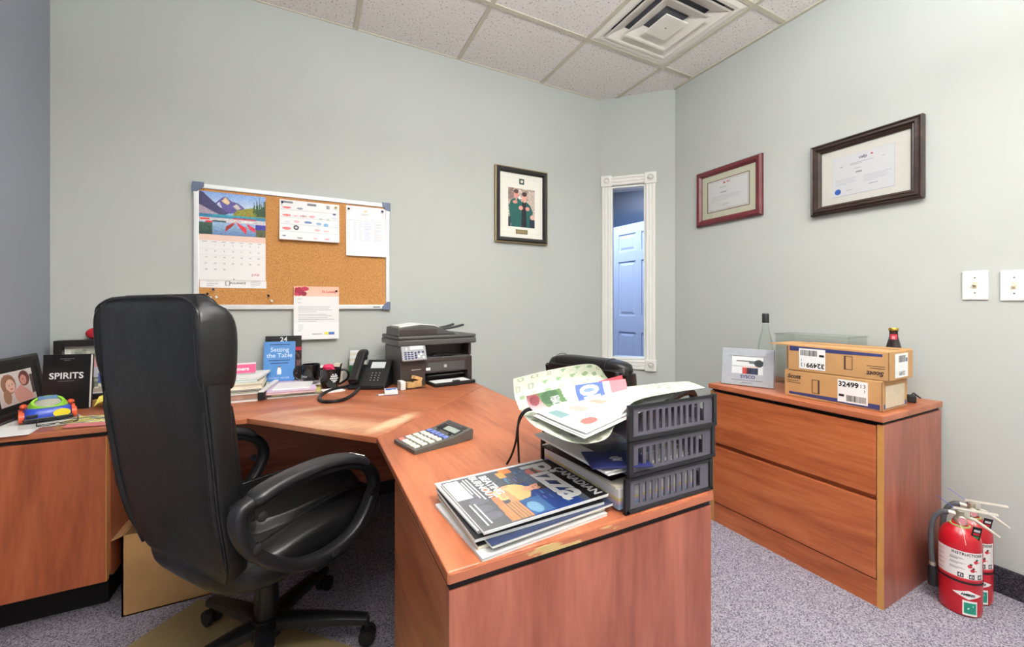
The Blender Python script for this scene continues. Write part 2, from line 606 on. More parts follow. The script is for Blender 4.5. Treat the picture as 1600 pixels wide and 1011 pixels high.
class Cv:
    """a tiny painter: colours are 0-255, coordinates 0..1 from the top left"""
    def __init__(s, w, h, bg):
        s.w, s.h = w, h
        s.a = np.zeros((h, w, 3)) + np.array(bg, float)
        s.u, s.v = np.meshgrid((np.arange(w) + 0.5) / w, (np.arange(h) + 0.5) / h)
        s.r = np.random.RandomState(3)
    def put(s, m, c, al=1.0):
        s.a[m] = s.a[m] * (1 - al) + np.array(c, float) * al
        return s
    def rect(s, u0, v0, u1, v1, c, al=1.0):
        return s.put((s.u >= u0) & (s.u < u1) & (s.v >= v0) & (s.v < v1), c, al)
    def ell(s, cu, cv, ru, rv, c, al=1.0):
        return s.put(((s.u - cu) / ru) ** 2 + ((s.v - cv) / rv) ** 2 < 1, c, al)
    def poly(s, P, c, al=1.0):
        m = np.zeros(s.u.shape, bool)
        n = len(P)
        for i in range(n):
            (x0, y0), (x1, y1) = P[i], P[(i + 1) % n]
            if y0 == y1:
                continue
            cond = (s.v < max(y0, y1)) & (s.v >= min(y0, y1)) & (s.u < x0 + (s.v - y0) * (x1 - x0) / (y1 - y0))
            m ^= cond
        return s.put(m, c, al)
    def grad(s, v0, v1, c0, c1, u0=0, u1=1):
        m = (s.v >= v0) & (s.v < v1) & (s.u >= u0) & (s.u < u1)
        t = ((s.v - v0) / (v1 - v0))[..., None]
        g = np.array(c0, float) * (1 - t) + np.array(c1, float) * t
        s.a[m] = g[m]
        return s
    def lines(s, u0, v0, u1, v1, n, c, fill=0.45, al=0.8, seed=0):
        r = np.random.RandomState(seed)
        st = (v1 - v0) / n
        for i in range(n):
            e = u1 - (u1 - u0) * (r.rand() * 0.25 if i < n - 1 else 0.5)
            s.rect(u0, v0 + i * st, e, v0 + (i + fill) * st, c, al)
        return s
    def noise(s, amt, k=1):
        n = s.r.randn(s.h // k + 1, s.w // k + 1, 1)
        n = np.repeat(np.repeat(n, k, 0), k, 1)[:s.h, :s.w]
        s.a = np.clip(s.a + n * amt, 0, 255)
        return s
    def build(s, name, w, h, parent, loc=(0, 0, 0), rot=(0, 0, 0), mat='print', fn=None):
        """plane w x h centred on loc, x right, y up; fn bends it: fn(u,v)->(x,y,z)"""
        nx, ny = s.w, s.h
        u = np.linspace(0, 1, nx); v = np.linspace(0, 1, ny)
        U, V = np.meshgrid(u, v)
        if fn is None:
            co = np.stack([(U - 0.5) * w, (0.5 - V) * h, U * 0], -1)
        else:
            co = np.array([[fn(a, b) for a in u] for b in v])
        me = bpy.data.meshes.new(name)
        idx = np.arange(nx * ny).reshape(ny, nx)
        q = np.stack([idx[1:, :-1], idx[1:, 1:], idx[:-1, 1:], idx[:-1, :-1]], -1).reshape(-1, 4)
        me.vertices.add(nx * ny)
        me.vertices.foreach_set('co', co.reshape(-1).astype(np.float32))
        me.loops.add(q.size)
        me.loops.foreach_set('vertex_index', q.reshape(-1).astype(np.int32))
        me.polygons.add(len(q))
        me.polygons.foreach_set('loop_start', np.arange(0, q.size, 4, dtype=np.int32))
        me.polygons.foreach_set('use_smooth', np.ones(len(q), dtype=bool))
        me.update()
        c = np.clip(s.a, 0, 255) / 255
        c = np.where(c <= 0.04045, c / 12.92, ((c + 0.055) / 1.055) ** 2.4)
        ca = me.color_attributes.new('Col', 'FLOAT_COLOR', 'POINT')
        ca.data.foreach_set('color', np.concatenate([c, np.ones((ny, nx, 1))], -1).reshape(-1).astype(np.float32))
        me.materials.append(M[mat])
        me.validate()
        o = bpy.data.objects.new(name, me)
        COL.objects.link(o)
        o.parent = parent
        o.location = loc
        o.rotation_euler = rot
        return o

WALL_B = (PI / 2, 0, 0)             # local x right, y up, z towards the room: back wall
WALL_R = (PI / 2, 0, -PI / 2)       # the same for the right wall

def copy_tree(o, parent=None):
    c = o.copy()
    COL.objects.link(c)
    c.parent = parent
    for ch in list(o.children):
        copy_tree(ch, c)
    return c

# ================================================================== THE SETTING
TH = 0.12
def clip(poly, planes):
    for (nx, ny, d) in planes:                     # keep nx*x + ny*y <= d
        out = []
        for i in range(len(poly)):
            a, b = poly[i - 1], poly[i]
            da, db = nx*a[0] + ny*a[1] - d, nx*b[0] + ny*b[1] - d
            if da <= 0:
                if db <= 0:
                    out.append(b)
                else:
                    t = da / (da - db)
                    out.append((a[0] + t*(b[0]-a[0]), a[1] + t*(b[1]-a[1])))
            elif db <= 0:
                t = da / (da - db)
                out.append((a[0] + t*(b[0]-a[0]), a[1] + t*(b[1]-a[1])))
                out.append(b)
        poly = out
        if not poly:
            return []
    return poly
chl = math.hypot(CB[0]-CA[0], CB[1]-CA[1])
cdx, cdy = (CB[0]-CA[0]) / chl, (CB[1]-CA[1]) / chl      # along the angled wall
cnx, cny = -cdy, cdx                                      # outward normal (away from the room)
if cnx < 0:
    cnx, cny = -cnx, -cny
ROOM = [(-1, 0, -XL), (1, 0, XR), (0, 1, YB), (0, -1, -YR), (cnx, cny, cnx*CA[0] + cny*CA[1])]

floor = struct(MB().box(XL - TH, 4.5, YR - TH, 5.3, -0.06, 0.0).build('floor', 'carpet'))
floor['label'] = 'grey and mauve speckled carpet floor'
wb = struct(MB().box(XL - TH, CA[0], YB, YB + TH, 0, H + 0.05).build('wall_back', 'wall'))
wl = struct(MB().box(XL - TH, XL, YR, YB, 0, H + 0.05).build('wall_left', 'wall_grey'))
wr = struct(MB().box(XR, XR + TH, YR, CB[1], 0, H + 0.05).build('wall_right', 'wall'))
wq = struct(MB().box(XL - TH, XR + TH, YR - TH, YR, 0, H + 0.05).build('wall_rear', 'wall'))

# angled corner wall with the sidelight opening; local x along, y outward, z up
ch_rot = math.atan2(cdy, cdx)
S0, S1, W0, W1 = 0.080, 0.330, 0.700, 1.995
mb = MB()
mb.box(0, S0, 0, TH, 0, H + 0.05).box(S1, chl, 0, TH, 0, H + 0.05).box(S0, S1, 0, TH, 0, W0).box(S0, S1, 0, TH, W1, H + 0.05)
wc = struct(mb.build('wall_corner', 'wall', loc=(CA[0], CA[1], 0), rot=(0, 0, ch_rot)))

# ceiling: tiles and grid bars, cut to the room
ceil = bpy.data.objects.new('ceiling', None)
COL.objects.link(ceil)
struct(ceil)
slab = MB().box(XL - TH, 4.5, YR - TH, 5.3, H + 0.07, H + 0.12).build('ceiling_slab', 'hall', ceil)
VENT = (1, 0)
trof = [(-1, 1), (0, 1), (-1, 4), (0, 4)]
for i in range(-4, 4):
    for j in range(-2, 8):
        x0, x1 = GX + i*TILE + 0.009, GX + (i+1)*TILE - 0.009
        y1, y0 = GY - j*TILE - 0.009, GY - (j+1)*TILE + 0.009
        if (i, j) == VENT or (i, j) in trof:
            continue
        p = clip([(x0, y0), (x1, y0), (x1, y1), (x0, y1)], ROOM)
        if len(p) >= 3:
            q = []
            for a in p:
                if not q or math.hypot(a[0]-q[-1][0], a[1]-q[-1][1]) > 1e-4:
                    q.append(a)
            if len(q) >= 3:
                MB().prism(q, H + 0.006, H + 0.022).build('ceiling_tile', 'tile', ceil)
def bar(poly):
    p = clip(poly, ROOM)
    if len(p) >= 3:
        MB().prism(p, H, H + 0.012).build('grid_bar', 'grid', ceil)
for i in range(-3, 4):
    x = GX + i*TILE
    bar([(x - 0.012, YR), (x + 0.012, YR), (x + 0.012, YB), (x - 0.012, YB)])
for j in range(-1, 7):
    y = GY - j*TILE
    for i in range(-4, 4):
        a, b = GX + i*TILE + 0.012, GX + (i+1)*TILE - 0.012
        bar([(a, y - 0.012), (b, y - 0.012), (b, y + 0.012), (a, y + 0.012)])
mb = MB()
mb.box(XR - 0.02, XR, YR, CB[1], H - 0.002, H + 0.006)
mb.box(XL, CA[0], YB - 0.006, YB, H - 0.001, H + 0.006).box(XL, XL + 0.02, YR, YB, H - 0.002, H + 0.006)
mb.build('wall_angle', 'grid', ceil)

# carpet base strips
bs = struct(MB().box(XR - 0.012, XR, YR, CB[1], 0, 0.10, 0.003).build('baseboard_right', 'carpet_base'))
bs = struct(MB().box(XL, CA[0], YB - 0.012, YB, 0, 0.075, 0.003).build('baseboard_back', 'carpet_base'))
bs = struct(MB().box(XL, XL + 0.012, YR, YB - 0.012, 0, 0.10, 0.003).build('baseboard_left', 'carpet_base'))
bs = struct(MB().box(0.01, chl - 0.01, -0.012, 0, 0, 0.10, 0.003).build('baseboard_corner', 'carpet_base', loc=(CA[0], CA[1], 0), rot=(0, 0, ch_rot)))

# sidelight window: fluted casing with rosette blocks, jambs, glass
win = bpy.data.objects.new('window_1', None)
COL.objects.link(win)
struct(win)
win.location = (CA[0], CA[1], 0)
win.rotation_euler = (0, 0, ch_rot)
win['label'] = 'narrow white trimmed sidelight in the angled corner wall'
T0, T1, V0, V1 = 0.010, 0.402, 0.625, 2.070
def casing(horizontal, a0, a1, c):
    m = MB()
    hw = 0.034
    pr = [(-hw, 0.012), (-hw + 0.006, 0.017), (-0.016, 0.017), (-0.012, 0.012), (-0.008, 0.017), (0.008, 0.017), (0.012, 0.012), (0.016, 0.017), (hw - 0.006, 0.017), (hw, 0.012)]
    pr = [(-hw, 0.0)] + pr + [(hw, 0.0)]
    if horizontal:
        rings = [[(a, -d, c + w) for w, d in pr] for a in (a0, a1)]
    else:
        rings = [[(c + w, -d, a) for w, d in pr] for a in (a0, a1)]
    m.loft(rings)
    m.build('casing', 'trim', win)
casing(False, V0 + 0.04, V1 - 0.04, T0 + 0.038)
casing(False, V0 + 0.04, V1 - 0.04, T1 - 0.038)
casing(True, T0 + 0.04, T1 - 0.04, V1 - 0.036)
casing(True, T0 + 0.04, T1 - 0.04, V0 + 0.036)
for cx_ in (T0 + 0.038, T1 - 0.038):
    for cz in (V0 + 0.036, V1 - 0.036):
        m = MB().box(cx_ - 0.041, cx_ + 0.041, -0.024, 0, cz - 0.041, cz + 0.041, 0.003)
        m.lathe([(0.030, 0), (0.030, 0.004), (0.024, 0.004), (0.022, 0.001), (0.012, 0.001), (0.008, 0.005), (0.002, 0.006)], 20, Matrix.Translation((cx_, -0.023, cz)) @ Matrix.Rotation(PI/2, 4, 'X'))
        m.build('rosette_block', 'trim', win)
m = MB()
m.box(S0 - 0.004, S0 + 0.012, 0.0, TH, W0, W1).box(S1 - 0.012, S1 + 0.004, 0.0, TH, W0, W1)
m.box(S0, S1, 0.0, TH, W1 - 0.012, W1 + 0.004).box(S0, S1, 0.0, TH, W0 - 0.004, W0 + 0.012)
m.build('jamb', 'trim', win)
MB().box(S0 + 0.010, S1 - 0.010, 0.055, 0.060, W0 + 0.010, W1 - 0.010).build('pane', 'pane', win)

# the hall beyond the sidelight
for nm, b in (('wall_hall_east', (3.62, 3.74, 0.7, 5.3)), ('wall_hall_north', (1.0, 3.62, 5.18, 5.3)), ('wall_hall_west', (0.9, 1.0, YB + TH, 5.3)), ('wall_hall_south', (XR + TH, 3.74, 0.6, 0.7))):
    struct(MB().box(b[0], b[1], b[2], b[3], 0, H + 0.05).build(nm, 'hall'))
dr = bpy.data.objects.new('door_1', None)
COL.objects.link(dr)
struct(dr)
dr['label'] = 'white six panel door standing open in the hall beyond the glass'
dr.location = (3.235, 3.80, 0.0)
dr.rotation_euler = (0, 0, -PI / 2 + 0.10)           # local x runs along the leaf away from its hinge
m = MB()
stx = [(0, 0.112), (0.365, 0.445), (0.70, 0.81)]
for a, b in stx:
    m.box(a, b, 0, 0.036, 0.012, 2.03)
for z0, z1 in ((0.012, 0.24), (0.80, 0.985), (1.61, 1.725), (1.925, 2.03)):
    m.box(0.10, 0.72, 0.0003, 0.0357, z0, z1)
m.box(0.11, 0.70, 0.012, 0.024, 0.2, 1.95)
m.build('leaf', 'door', dr)
for xa, xb in ((0.112, 0.365), (0.445, 0.70)):
    for z0, z1 in ((0.24, 0.80), (0.985, 1.61), (1.725, 1.925)):
        mm_ = MB()
        r0 = [(xa + 0.02, 0.012, z0 + 0.02), (xb - 0.02, 0.012, z0 + 0.02), (xb - 0.02, 0.012, z1 - 0.02), (xa + 0.02, 0.012, z1 - 0.02)]
        r1 = [(xa + 0.045, 0.003, z0 + 0.045), (xb - 0.045, 0.003, z0 + 0.045), (xb - 0.045, 0.003, z1 - 0.045), (xa + 0.045, 0.003, z1 - 0.045)]
        mm_.loft([r0, r1]).build('raised_panel', 'door', dr)
MB().ball((0.76, -0.03, 0.95), 0.026, 0.026, 0.026).build('door_knob', 'brass', dr, True)

# ================================================================== CEILING FITTINGS
vx, vy = GX + 1.5*TILE, GY - 0.5*TILE
vent = thing('air_vent', 'square stepped white air vent set in the ceiling grid', 'vent', (vx, vy, H))
def sq_ring(a0, z0, a1, z1, th=0.004, rr=0.0):
    m = MB()
    def sq(a, z):
        return [(-a, -a, z), (a, -a, z), (a, a, z), (-a, a, z)]
    m.loft([sq(a0, z0), sq(a1, z1), sq(a1 - th, z1 + 0.003), sq(a0 - th, z0 + 0.003)], False, True)
    return m
hf = TILE / 2 - 0.013
sq_ring(hf, 0.004, hf - 0.03, -0.002, 0.02).build('vent_frame', 'vent', vent)
sq_ring(hf - 0.028, -0.001, hf - 0.062, 0.045).build('vent_throat', 'vent', vent)
MB().box(-hf, hf, -hf, hf, 0.060, 0.066).build('duct', 'vent_dark', vent)
for a1, z1, a0, z0 in ((0.236, -0.006, 0.160, 0.024), (0.164, -0.014, 0.088, 0.014)):
    sq_ring(a1, z1, a0, z0).build('louvre', 'vent', vent)
    sq_ring(a1, z1, a1 - 0.012, z1 + 0.001, 0.006).build('louvre_lip', 'vent', vent)
MB().box(-0.080, 0.080, -0.080, 0.080, -0.024, -0.018, 0.002).build('centre_plate', 'vent', vent)
MB().lathe([(0.004, 0), (0.004, 0.002)], 10).build('screw', 'gap', vent, loc=(0, 0, -0.0255))
for nm, ((x0, y0), (x1, y1), pw) in zip(('above the desk', 'behind the camera'), TROFFERS):
    t = thing('ceiling_light', 'recessed fluorescent ceiling light ' + ('over the desk wing' if nm[0] == 'a' else 'at the rear of the room'), 'ceiling light', ((x0 + x1)/2, (y0 + y1)/2, H))
    w_, d_ = (x1 - x0)/2 - 0.012, (y1 - y0)/2 - 0.012
    m = MB()
    m.box(-w_, w_, -d_, -d_ + 0.02, -0.002, 0.06).box(-w_, w_, d_ - 0.02, d_, -0.002, 0.06).box(-w_, -w_ + 0.02, -d_, d_, -0.002, 0.06).box(w_ - 0.02, w_, -d_, d_, -0.002, 0.06)
    m.build('light_frame', 'trim', t)
    MB().box(-w_ + 0.02, w_ - 0.02, -d_ + 0.02, d_ - 0.02, 0.004, 0.010).build('diffuser', 'diffuser', t)
pl = thing('added_fill_lamp', 'added slim white suspended lamp, unseen at the rear, brightening the ceiling', 'pendant lamp', (FILL_LAMP[0], FILL_LAMP[1], FILL_LAMP[2]))  # body of the added fill lamp, out of view
MB().box(-0.64, 0.64, -0.11, 0.11, -0.03, 0.035, 0.006).build('housing', 'trim', pl)
for x in (-0.5, 0.5):
    MB().tube([(x, 0, 0.035), (x, 0, H - FILL_LAMP[2])], 0.002, 6).build('wire', 'chrome', pl)
# ================================================================== DESK, CREDENZA, FILING CABINET
def wpart(mb, name, mat, root_, smooth=False, label=None):
    """a part whose mesh is written in room coordinates"""
    o = mb.build(name, mat, root_, smooth, label=label)
    o.matrix_parent_inverse = (Matrix.Translation(root_.location) @ root_.rotation_euler.to_matrix().to_4x4()).inverted()
    return o

ZT0 = HD - 0.020
desk = thing('corner_desk', 'cherry wood corner desk with worn edges and a wing towards the camera', 'desk', (0.45, 1.5, 0))
wpart(MB().prism([(0.19, 0.60), (0.80, 0.60), (0.80, 1.929), (0.19, 1.319)], ZT0, HD, bev=0.003), 'wing_worktop', 'wood_y', desk, label='cherry worktop of the wing')
wpart(MB().prism([(-0.199, 1.761), (0.19, 1.3205), (0.80, 1.9305), (0.80, 2.448), (0.4885, 2.448)], ZT0, HD, bev=0.002), 'corner_worktop', 'wood_corner', desk, label='corner worktop with pale scuffed patches')
wpart(MB().prism([(-0.418, 1.76), (-0.2005, 1.76), (0.4875, 2.448), (-0.418, 2.448)], ZT0, HD, bev=0.003), 'side_worktop', 'wood_x', desk)
wpart(MB().box(0.193, 0.797, 0.5988, 0.6015, ZT0 + 0.002, HD - 0.004), 'edge_band', 'edge_pale', desk, label='chipped pale edge band')
wpart(MB().box(0.196, 0.795, 0.608, 1.058, 0.652, ZT0), 'shadow_gap', 'gap', desk)
wpart(MB().box(0.194, 0.797, 0.604, 0.624, 0.0, 0.652, 0.001), 'end_panel', 'wood_side', desk)
wpart(MB().box(0.214, 0.77, 0.625, 1.055, 0.0, 0.650), 'pedestal_body', 'wood_z', desk)
wpart(MB().box(0.196, 0.2135, 0.6255, 1.058, 0.450, 0.650, 0.001), 'drawer_front', 'wood_y', desk)
wpart(MB().box(0.196, 0.2135, 0.6255, 1.058, 0.05, 0.447, 0.001), 'drawer_front', 'wood_y', desk)
wpart(MB().box(0.76, 0.778, 1.056, 2.42, 0.12, ZT0), 'modesty_panel', 'wood_y', desk)
wpart(MB().box(-0.40, 0.759, 2.33, 2.348, 0.125, ZT0), 'modesty_panel', 'wood_x', desk)
wpart(MB().box(-0.418, -0.40, 2.26, 2.43, 0.0, ZT0), 'leg_panel', 'wood_z', desk)
wpart(MB().box(0.71, 0.759, 2.35, 2.43, 0.0, ZT0), 'leg_panel', 'wood_z', desk)

cred = thing('credenza', 'cherry wood credenza with a raised cupboard along the grey wall', 'credenza', (-0.70, 2.15, 0))
wpart(MB().box(-0.985, -0.4205, 1.862, 2.448, ZT0, HD, 0.003), 'worktop', 'wood_x', cred)
wpart(MB().box(-0.98, -0.618, 1.874, 2.44, 0.652, ZT0), 'shadow_gap', 'gap', cred)
wpart(MB().prism([(1.889, 0.175), (1.915, 0.150), (2.44, 0.150), (2.44, 0.652), (1.889, 0.652)], 0.612, 0.630, Matrix(((0, 0, -1, 0), (1, 0, 0, 0), (0, 1, 0, 0), (0, 0, 0, 1)))), 'side_panel', 'wood_z', cred)
wpart(MB().box(-0.985, -0.632, 1.889, 2.44, 0.150, 0.651), 'cupboard_body', 'wood_z', cred)
wpart(MB().box(-0.984, -0.618, 1.869, 1.888, 0.152, 0.650, 0.001), 'cupboard_door', wood('cherry_cupboard_door', 'z', dark=(140, 68, 42), mid=(168, 88, 56), light=(186, 106, 70)), cred)
wpart(MB().box(-0.6179, -0.6155, 1.8692, 1.888, 0.153, 0.649), 'door_edge', 'wood_lip', cred)
wpart(MB().box(-0.97, -0.66, 2.02, 2.42, 0.0, 0.15), 'plinth', 'gap', cred)
wpart(MB().box(-0.612, -0.43, 2.40, 2.418, 0.12, ZT0), 'back_panel', 'wood_x', cred)

cab = thing('filing_cabinet', 'low two drawer cherry wood lateral filing cabinet against the right wall', 'filing cabinet', (2.10, 1.05, 0))
FX0, FX1, FY0, FY1 = 1.840, 2.344, 0.697, 1.400
wpart(MB().box(FX0 - 0.010, FX1, FY0 - 0.004, FY1 + 0.004, HCAB - 0.024, HCAB, 0.003), 'top_board', 'wood_y', cab)
wpart(MB().box(FX0 + 0.012, FX1 - 0.01, FY0 + 0.006, FY1 - 0.006, HCAB - 0.036, HCAB - 0.024), 'shadow_gap', 'gap', cab)
wpart(MB().box(FX0 + 0.006, FX1, FY0, FY0 + 0.019, 0.0, HCAB - 0.036, 0.001), 'side_panel', 'wood_side', cab)
wpart(MB().box(FX0 + 0.006, FX1, FY1 - 0.019, FY1, 0.0, HCAB - 0.036, 0.001), 'side_panel', 'wood_side', cab)
wpart(MB().box(FX0 + 0.003, FX0 + 0.007, FY0, FY0 + 0.019, 0.0, HCAB - 0.037), 'edge_strip', 'wood_lip', cab)
wpart(MB().box(FX0 + 0.003, FX0 + 0.007, FY1 - 0.019, FY1, 0.0, HCAB - 0.037), 'edge_strip', 'wood_lip', cab)
wpart(MB().box(FX0 + 0.030, FX1 - 0.01, FY0 + 0.020, FY1 - 0.020, 0.02, HCAB - 0.038), 'carcass', 'gap', cab)
wpart(MB().box(FX0, FX0 + 0.019, FY0 + 0.022, FY1 - 0.022, 0.405, 0.659, 0.0012), 'drawer_front', 'wood_front', cab)
wpart(MB().box(FX0, FX0 + 0.019, FY0 + 0.022, FY1 - 0.022, 0.102, 0.384, 0.0012), 'drawer_front', 'wood_front', cab)
wpart(MB().box(FX0 + 0.0195, FX0 + 0.026, FY0 + 0.020, FY1 - 0.020, 0.384, 0.405), 'finger_rail', 'wood_front', cab)
wpart(MB().box(FX0 + 0.004, FX0 + 0.026, FY0 + 0.019, FY1 - 0.019, 0.0, 0.097, 0.001), 'plinth', 'wood_front', cab)

# ================================================================== CHAIRS
def interp(tab, x):
    n = len(tab)
    x = min(max(x, tab[0][0]), tab[-1][0])
    i = 0
    while i < n - 2 and x > tab[i + 1][0]:
        i += 1
    def slope(k):
        a, b = max(k - 1, 0), min(k + 1, n - 1)
        return (tab[b][1] - tab[a][1]) / (tab[b][0] - tab[a][0])
    (x0, y0), (x1, y1) = tab[i], tab[i + 1]
    d = x1 - x0
    t = (x - x0) / d
    return (2*t**3 - 3*t*t + 1) * y0 + (t**3 - 2*t*t + t) * d * slope(i) + (3*t*t - 2*t**3) * y1 + (t**3 - t*t) * d * slope(i + 1)

def backrest(ch, z0, z1, rear, halfw, thick, front_pillows=True):
    """lofted back: rear surface at y=-rear(z), half width halfw(z), thickness thick(z)"""
    n = 40
    NZ = 30
    rings = []
    for i in range(NZ + 1):
        t = i / NZ
        z = z0 + (z1 - z0) * t
        e = min(t, 1 - t)
        cap_ = 1.0 if e > 0.08 else math.sqrt(max(0.0, 1 - ((0.08 - e) / 0.08) ** 2))
        w, th, r = interp(halfw, t), interp(thick, t) * (0.35 + 0.65 * cap_), interp(rear, t)
        w = w * (0.90 + 0.10 * cap_)
        yc = -r + interp(thick, t) / 2
        rings.append([(a, yc + b, z) for a, b in ring2(w, th / 2, n, 7)])
    MB().loft(rings).build('backrest', 'leather', ch, True)

# --- the big executive chair
chair = thing('executive_chair', 'high backed black leather executive chair turned to the desk corner', 'chair', (-0.116, 1.476, 0.0035), math.radians(37 - 90))
REAR = [(0, 0.225), (0.25, 0.262), (0.5, 0.285), (0.75, 0.305), (1, 0.315)]
HWID = [(0, 0.190), (0.12, 0.228), (0.4, 0.245), (0.75, 0.256), (0.93, 0.254), (1, 0.232)]
THK = [(0, 0.06), (0.3, 0.062), (0.55, 0.060), (0.72, 0.068), (0.9, 0.075), (1, 0.06)]
BZ0, BZ1 = 0.395, 1.115
backrest(chair, BZ0, BZ1, REAR, HWID, THK)
# front pillows
def pillow(ch, z0, z1, hw, th, name, mat='leather_soft'):
    rings = []
    for i in range(17):
        t = i / 16
        z = z0 + (z1 - z0) * t
        s_ = math.sqrt(max(0.0, 1 - abs(2 * t - 1) ** 3.2))
        tt = (z - BZ0) / (BZ1 - BZ0)
        y = -interp(REAR, tt) + interp(THK, tt) - 0.012
        rings.append([(a, y + max(b, -0.01), z) for a, b in ring2(hw * (0.82 + 0.18 * s_), max(th * s_, 0.004), 28, 3)])
    MB().loft(rings).build(name, mat, ch, True)
pillow(chair, 0.885, 1.120, 0.232, 0.034, 'headrest_pillow')
pillow(chair, 0.68, 0.895, 0.215, 0.030, 'back_cushion')
pillow(chair, 0.47, 0.695, 0.222, 0.048, 'lumbar_cushion')
for s_ in (-1, 1):
    # side bolsters of the head section and lower section
    for z0, z1, bulge, yo in ((0.888, 1.100, 0.014, 0.002), (0.43, 0.888, 0.009, 0.0)):
        rings = []
        for i in range(15):
            t = i / 14
            z = z0 + (z1 - z0) * t
            tt = (z - BZ0) / (BZ1 - BZ0)
            e = math.sqrt(max(0.0, 1 - abs(2 * t - 1) ** 5))
            yc = -interp(REAR, tt) + interp(THK, tt) / 2 + yo
            xc = s_ * (interp(HWID, tt) - 0.012)
            rings.append([(xc + a, yc + b, z) for a, b in ring2(max(bulge * e, 0.002), max(0.5 * interp(THK, tt) * (0.4 + 0.6 * e) + 0.006 * e, 0.003), 20, 2.6)])
        MB().loft(rings).build('side_bolster', 'leather_soft', chair, True)
    # piping on the rear seam
    pp = []
    for i in range(25):
        t = 0.04 + 0.92 * i / 24
        pp.append((s_ * (interp(HWID, t) - 0.005), -interp(REAR, t) + 0.005, BZ0 + (BZ1 - BZ0) * t))
    pp += [(s_ * 0.19, -0.305, BZ1 - 0.008), (s_ * 0.12, -0.305, BZ1 - 0.002), (0, -0.305, BZ1 - 0.001)]
    MB().tube(smooth_path(pp, 3), 0.0032, 6).build('piping', 'leather_soft', chair, True)
# seat
rings = []
for i in range(13):
    t = i / 12
    z = 0.365 + 0.105 * t
    e = math.sqrt(max(0.0, 1 - abs(2 * t - 1) ** 2.6))
    rings.append([(a, 0.035 + b, z + (0.012 * math.cos(3 * b / 0.27) if t > 0.5 else 0)) for a, b in ring2(0.22 + 0.035 * e, 0.235 + 0.035 * e, 40, 4)])
MB().loft(rings).build('seat', 'leather_soft', chair, True)
for s_ in (-1, 1):
    MB().tube(smooth_path([(s_ * 0.20, -0.15, 0.482), (s_ * 0.175, 0.05, 0.490), (s_ * 0.165, 0.2, 0.482), (s_ * 0.16, 0.295, 0.44)], 5), 0.004, 6).build('seat_piping', 'leather', chair, True)
rings = []
for i in range(9):
    t = i / 8
    e = math.sqrt(max(0.0, 1 - abs(2 * t - 1) ** 2.5))
    rings.append([(a, 0.07 + b, 0.468 + 0.036 * t * e + 0.004 * t) for a, b in ring2(0.12 + 0.045 * (1 - t * 0.5), 0.17 + 0.05 * (1 - t * 0.5), 32, 3)])
MB().loft(rings).build('seat_cushion', 'leather_soft', chair, True)
# loop arms
ARM = [(-0.246, 0.622), (-0.20, 0.636), (-0.113, 0.645), (-0.01, 0.643), (0.085, 0.620), (0.145, 0.578), (0.158, 0.515), (0.095, 0.428), (0.003, 0.402), (-0.095, 0.420), (-0.185, 0.482), (-0.238, 0.555)]
for s_ in (-1, 1):
    yo_ = 0.0 if s_ > 0 else 0.010
    P = smooth_path([(s_ * 0.285, a + yo_, b) for a, b in ARM], 5, True)
    m = MB()
    rings = []
    n_ = len(P)
    for i in range(n_):
        d = (P[(i + 1) % n_] - P[i - 1]).normalized()
        u = Vector((1, 0, 0))
        w = d.cross(u)
        rings.append([P[i] + u * a + w * b for a, b in ring2(0.021, 0.016, 14, 3)])
    m.loft(rings, False, True)
    arm = m.build('arm', 'black', chair, True)
    pad = smooth_path([(s_ * 0.287, a + yo_, b + 0.010) for a, b in ((-0.225, 0.628), (-0.17, 0.643), (-0.10, 0.650), (-0.01, 0.648), (0.075, 0.628), (0.125, 0.596))], 6)
    rings = []
    for i, p in enumerate(pad):
        d = (pad[min(i + 1, len(pad) - 1)] - pad[max(i - 1, 0)]).normalized()
        w = d.cross(Vector((1, 0, 0)))
        e = min(1.0, (i + 0.6) / 3, (len(pad) - i - 0.4) / 3) ** 0.5
        rings.append([p + Vector((1, 0, 0)) * a * e - w * b * e for a, b in ring2(0.030, 0.015, 16, 2.8)])
    MB().loft(rings).build('arm_pad', 'armpad', arm, True)
    if s_ == 1:
        MB().grid(lambda u, v: (0.272 + 0.032 * u, 0.070 + 0.035 * v + 0.006 * math.sin(9 * u), 0.6545 - 0.010 * v - 0.006 * v), 6, 6, 0.001).build('bare_patch', 'white', arm, label='worn through white patch')
    for a, b in ((-0.205, 0.600), (-0.215, 0.53), (0.0, 0.403), (0.135, 0.52)):
        MB().lathe([(0.012, 0), (0.012, 0.003), (0.008, 0.005)], 14, Matrix.Translation((s_ * 0.305, a + yo_, b)) @ Matrix.Rotation(s_ * PI / 2, 4, 'Y')).build('bolt_cover', 'black_matt', arm, True)
    MB().box(min(s_ * 0.20, s_ * 0.29), max(s_ * 0.20, s_ * 0.29), -0.05, 0.05, 0.372, 0.388, 0.004).build('arm_bracket', 'black_matt', chair)
    MB().box(min(s_ * 0.235, s_ * 0.285), max(s_ * 0.235, s_ * 0.285), -0.245, -0.205, 0.585, 0.625, 0.006).build('back_bracket', 'black_matt', chair)
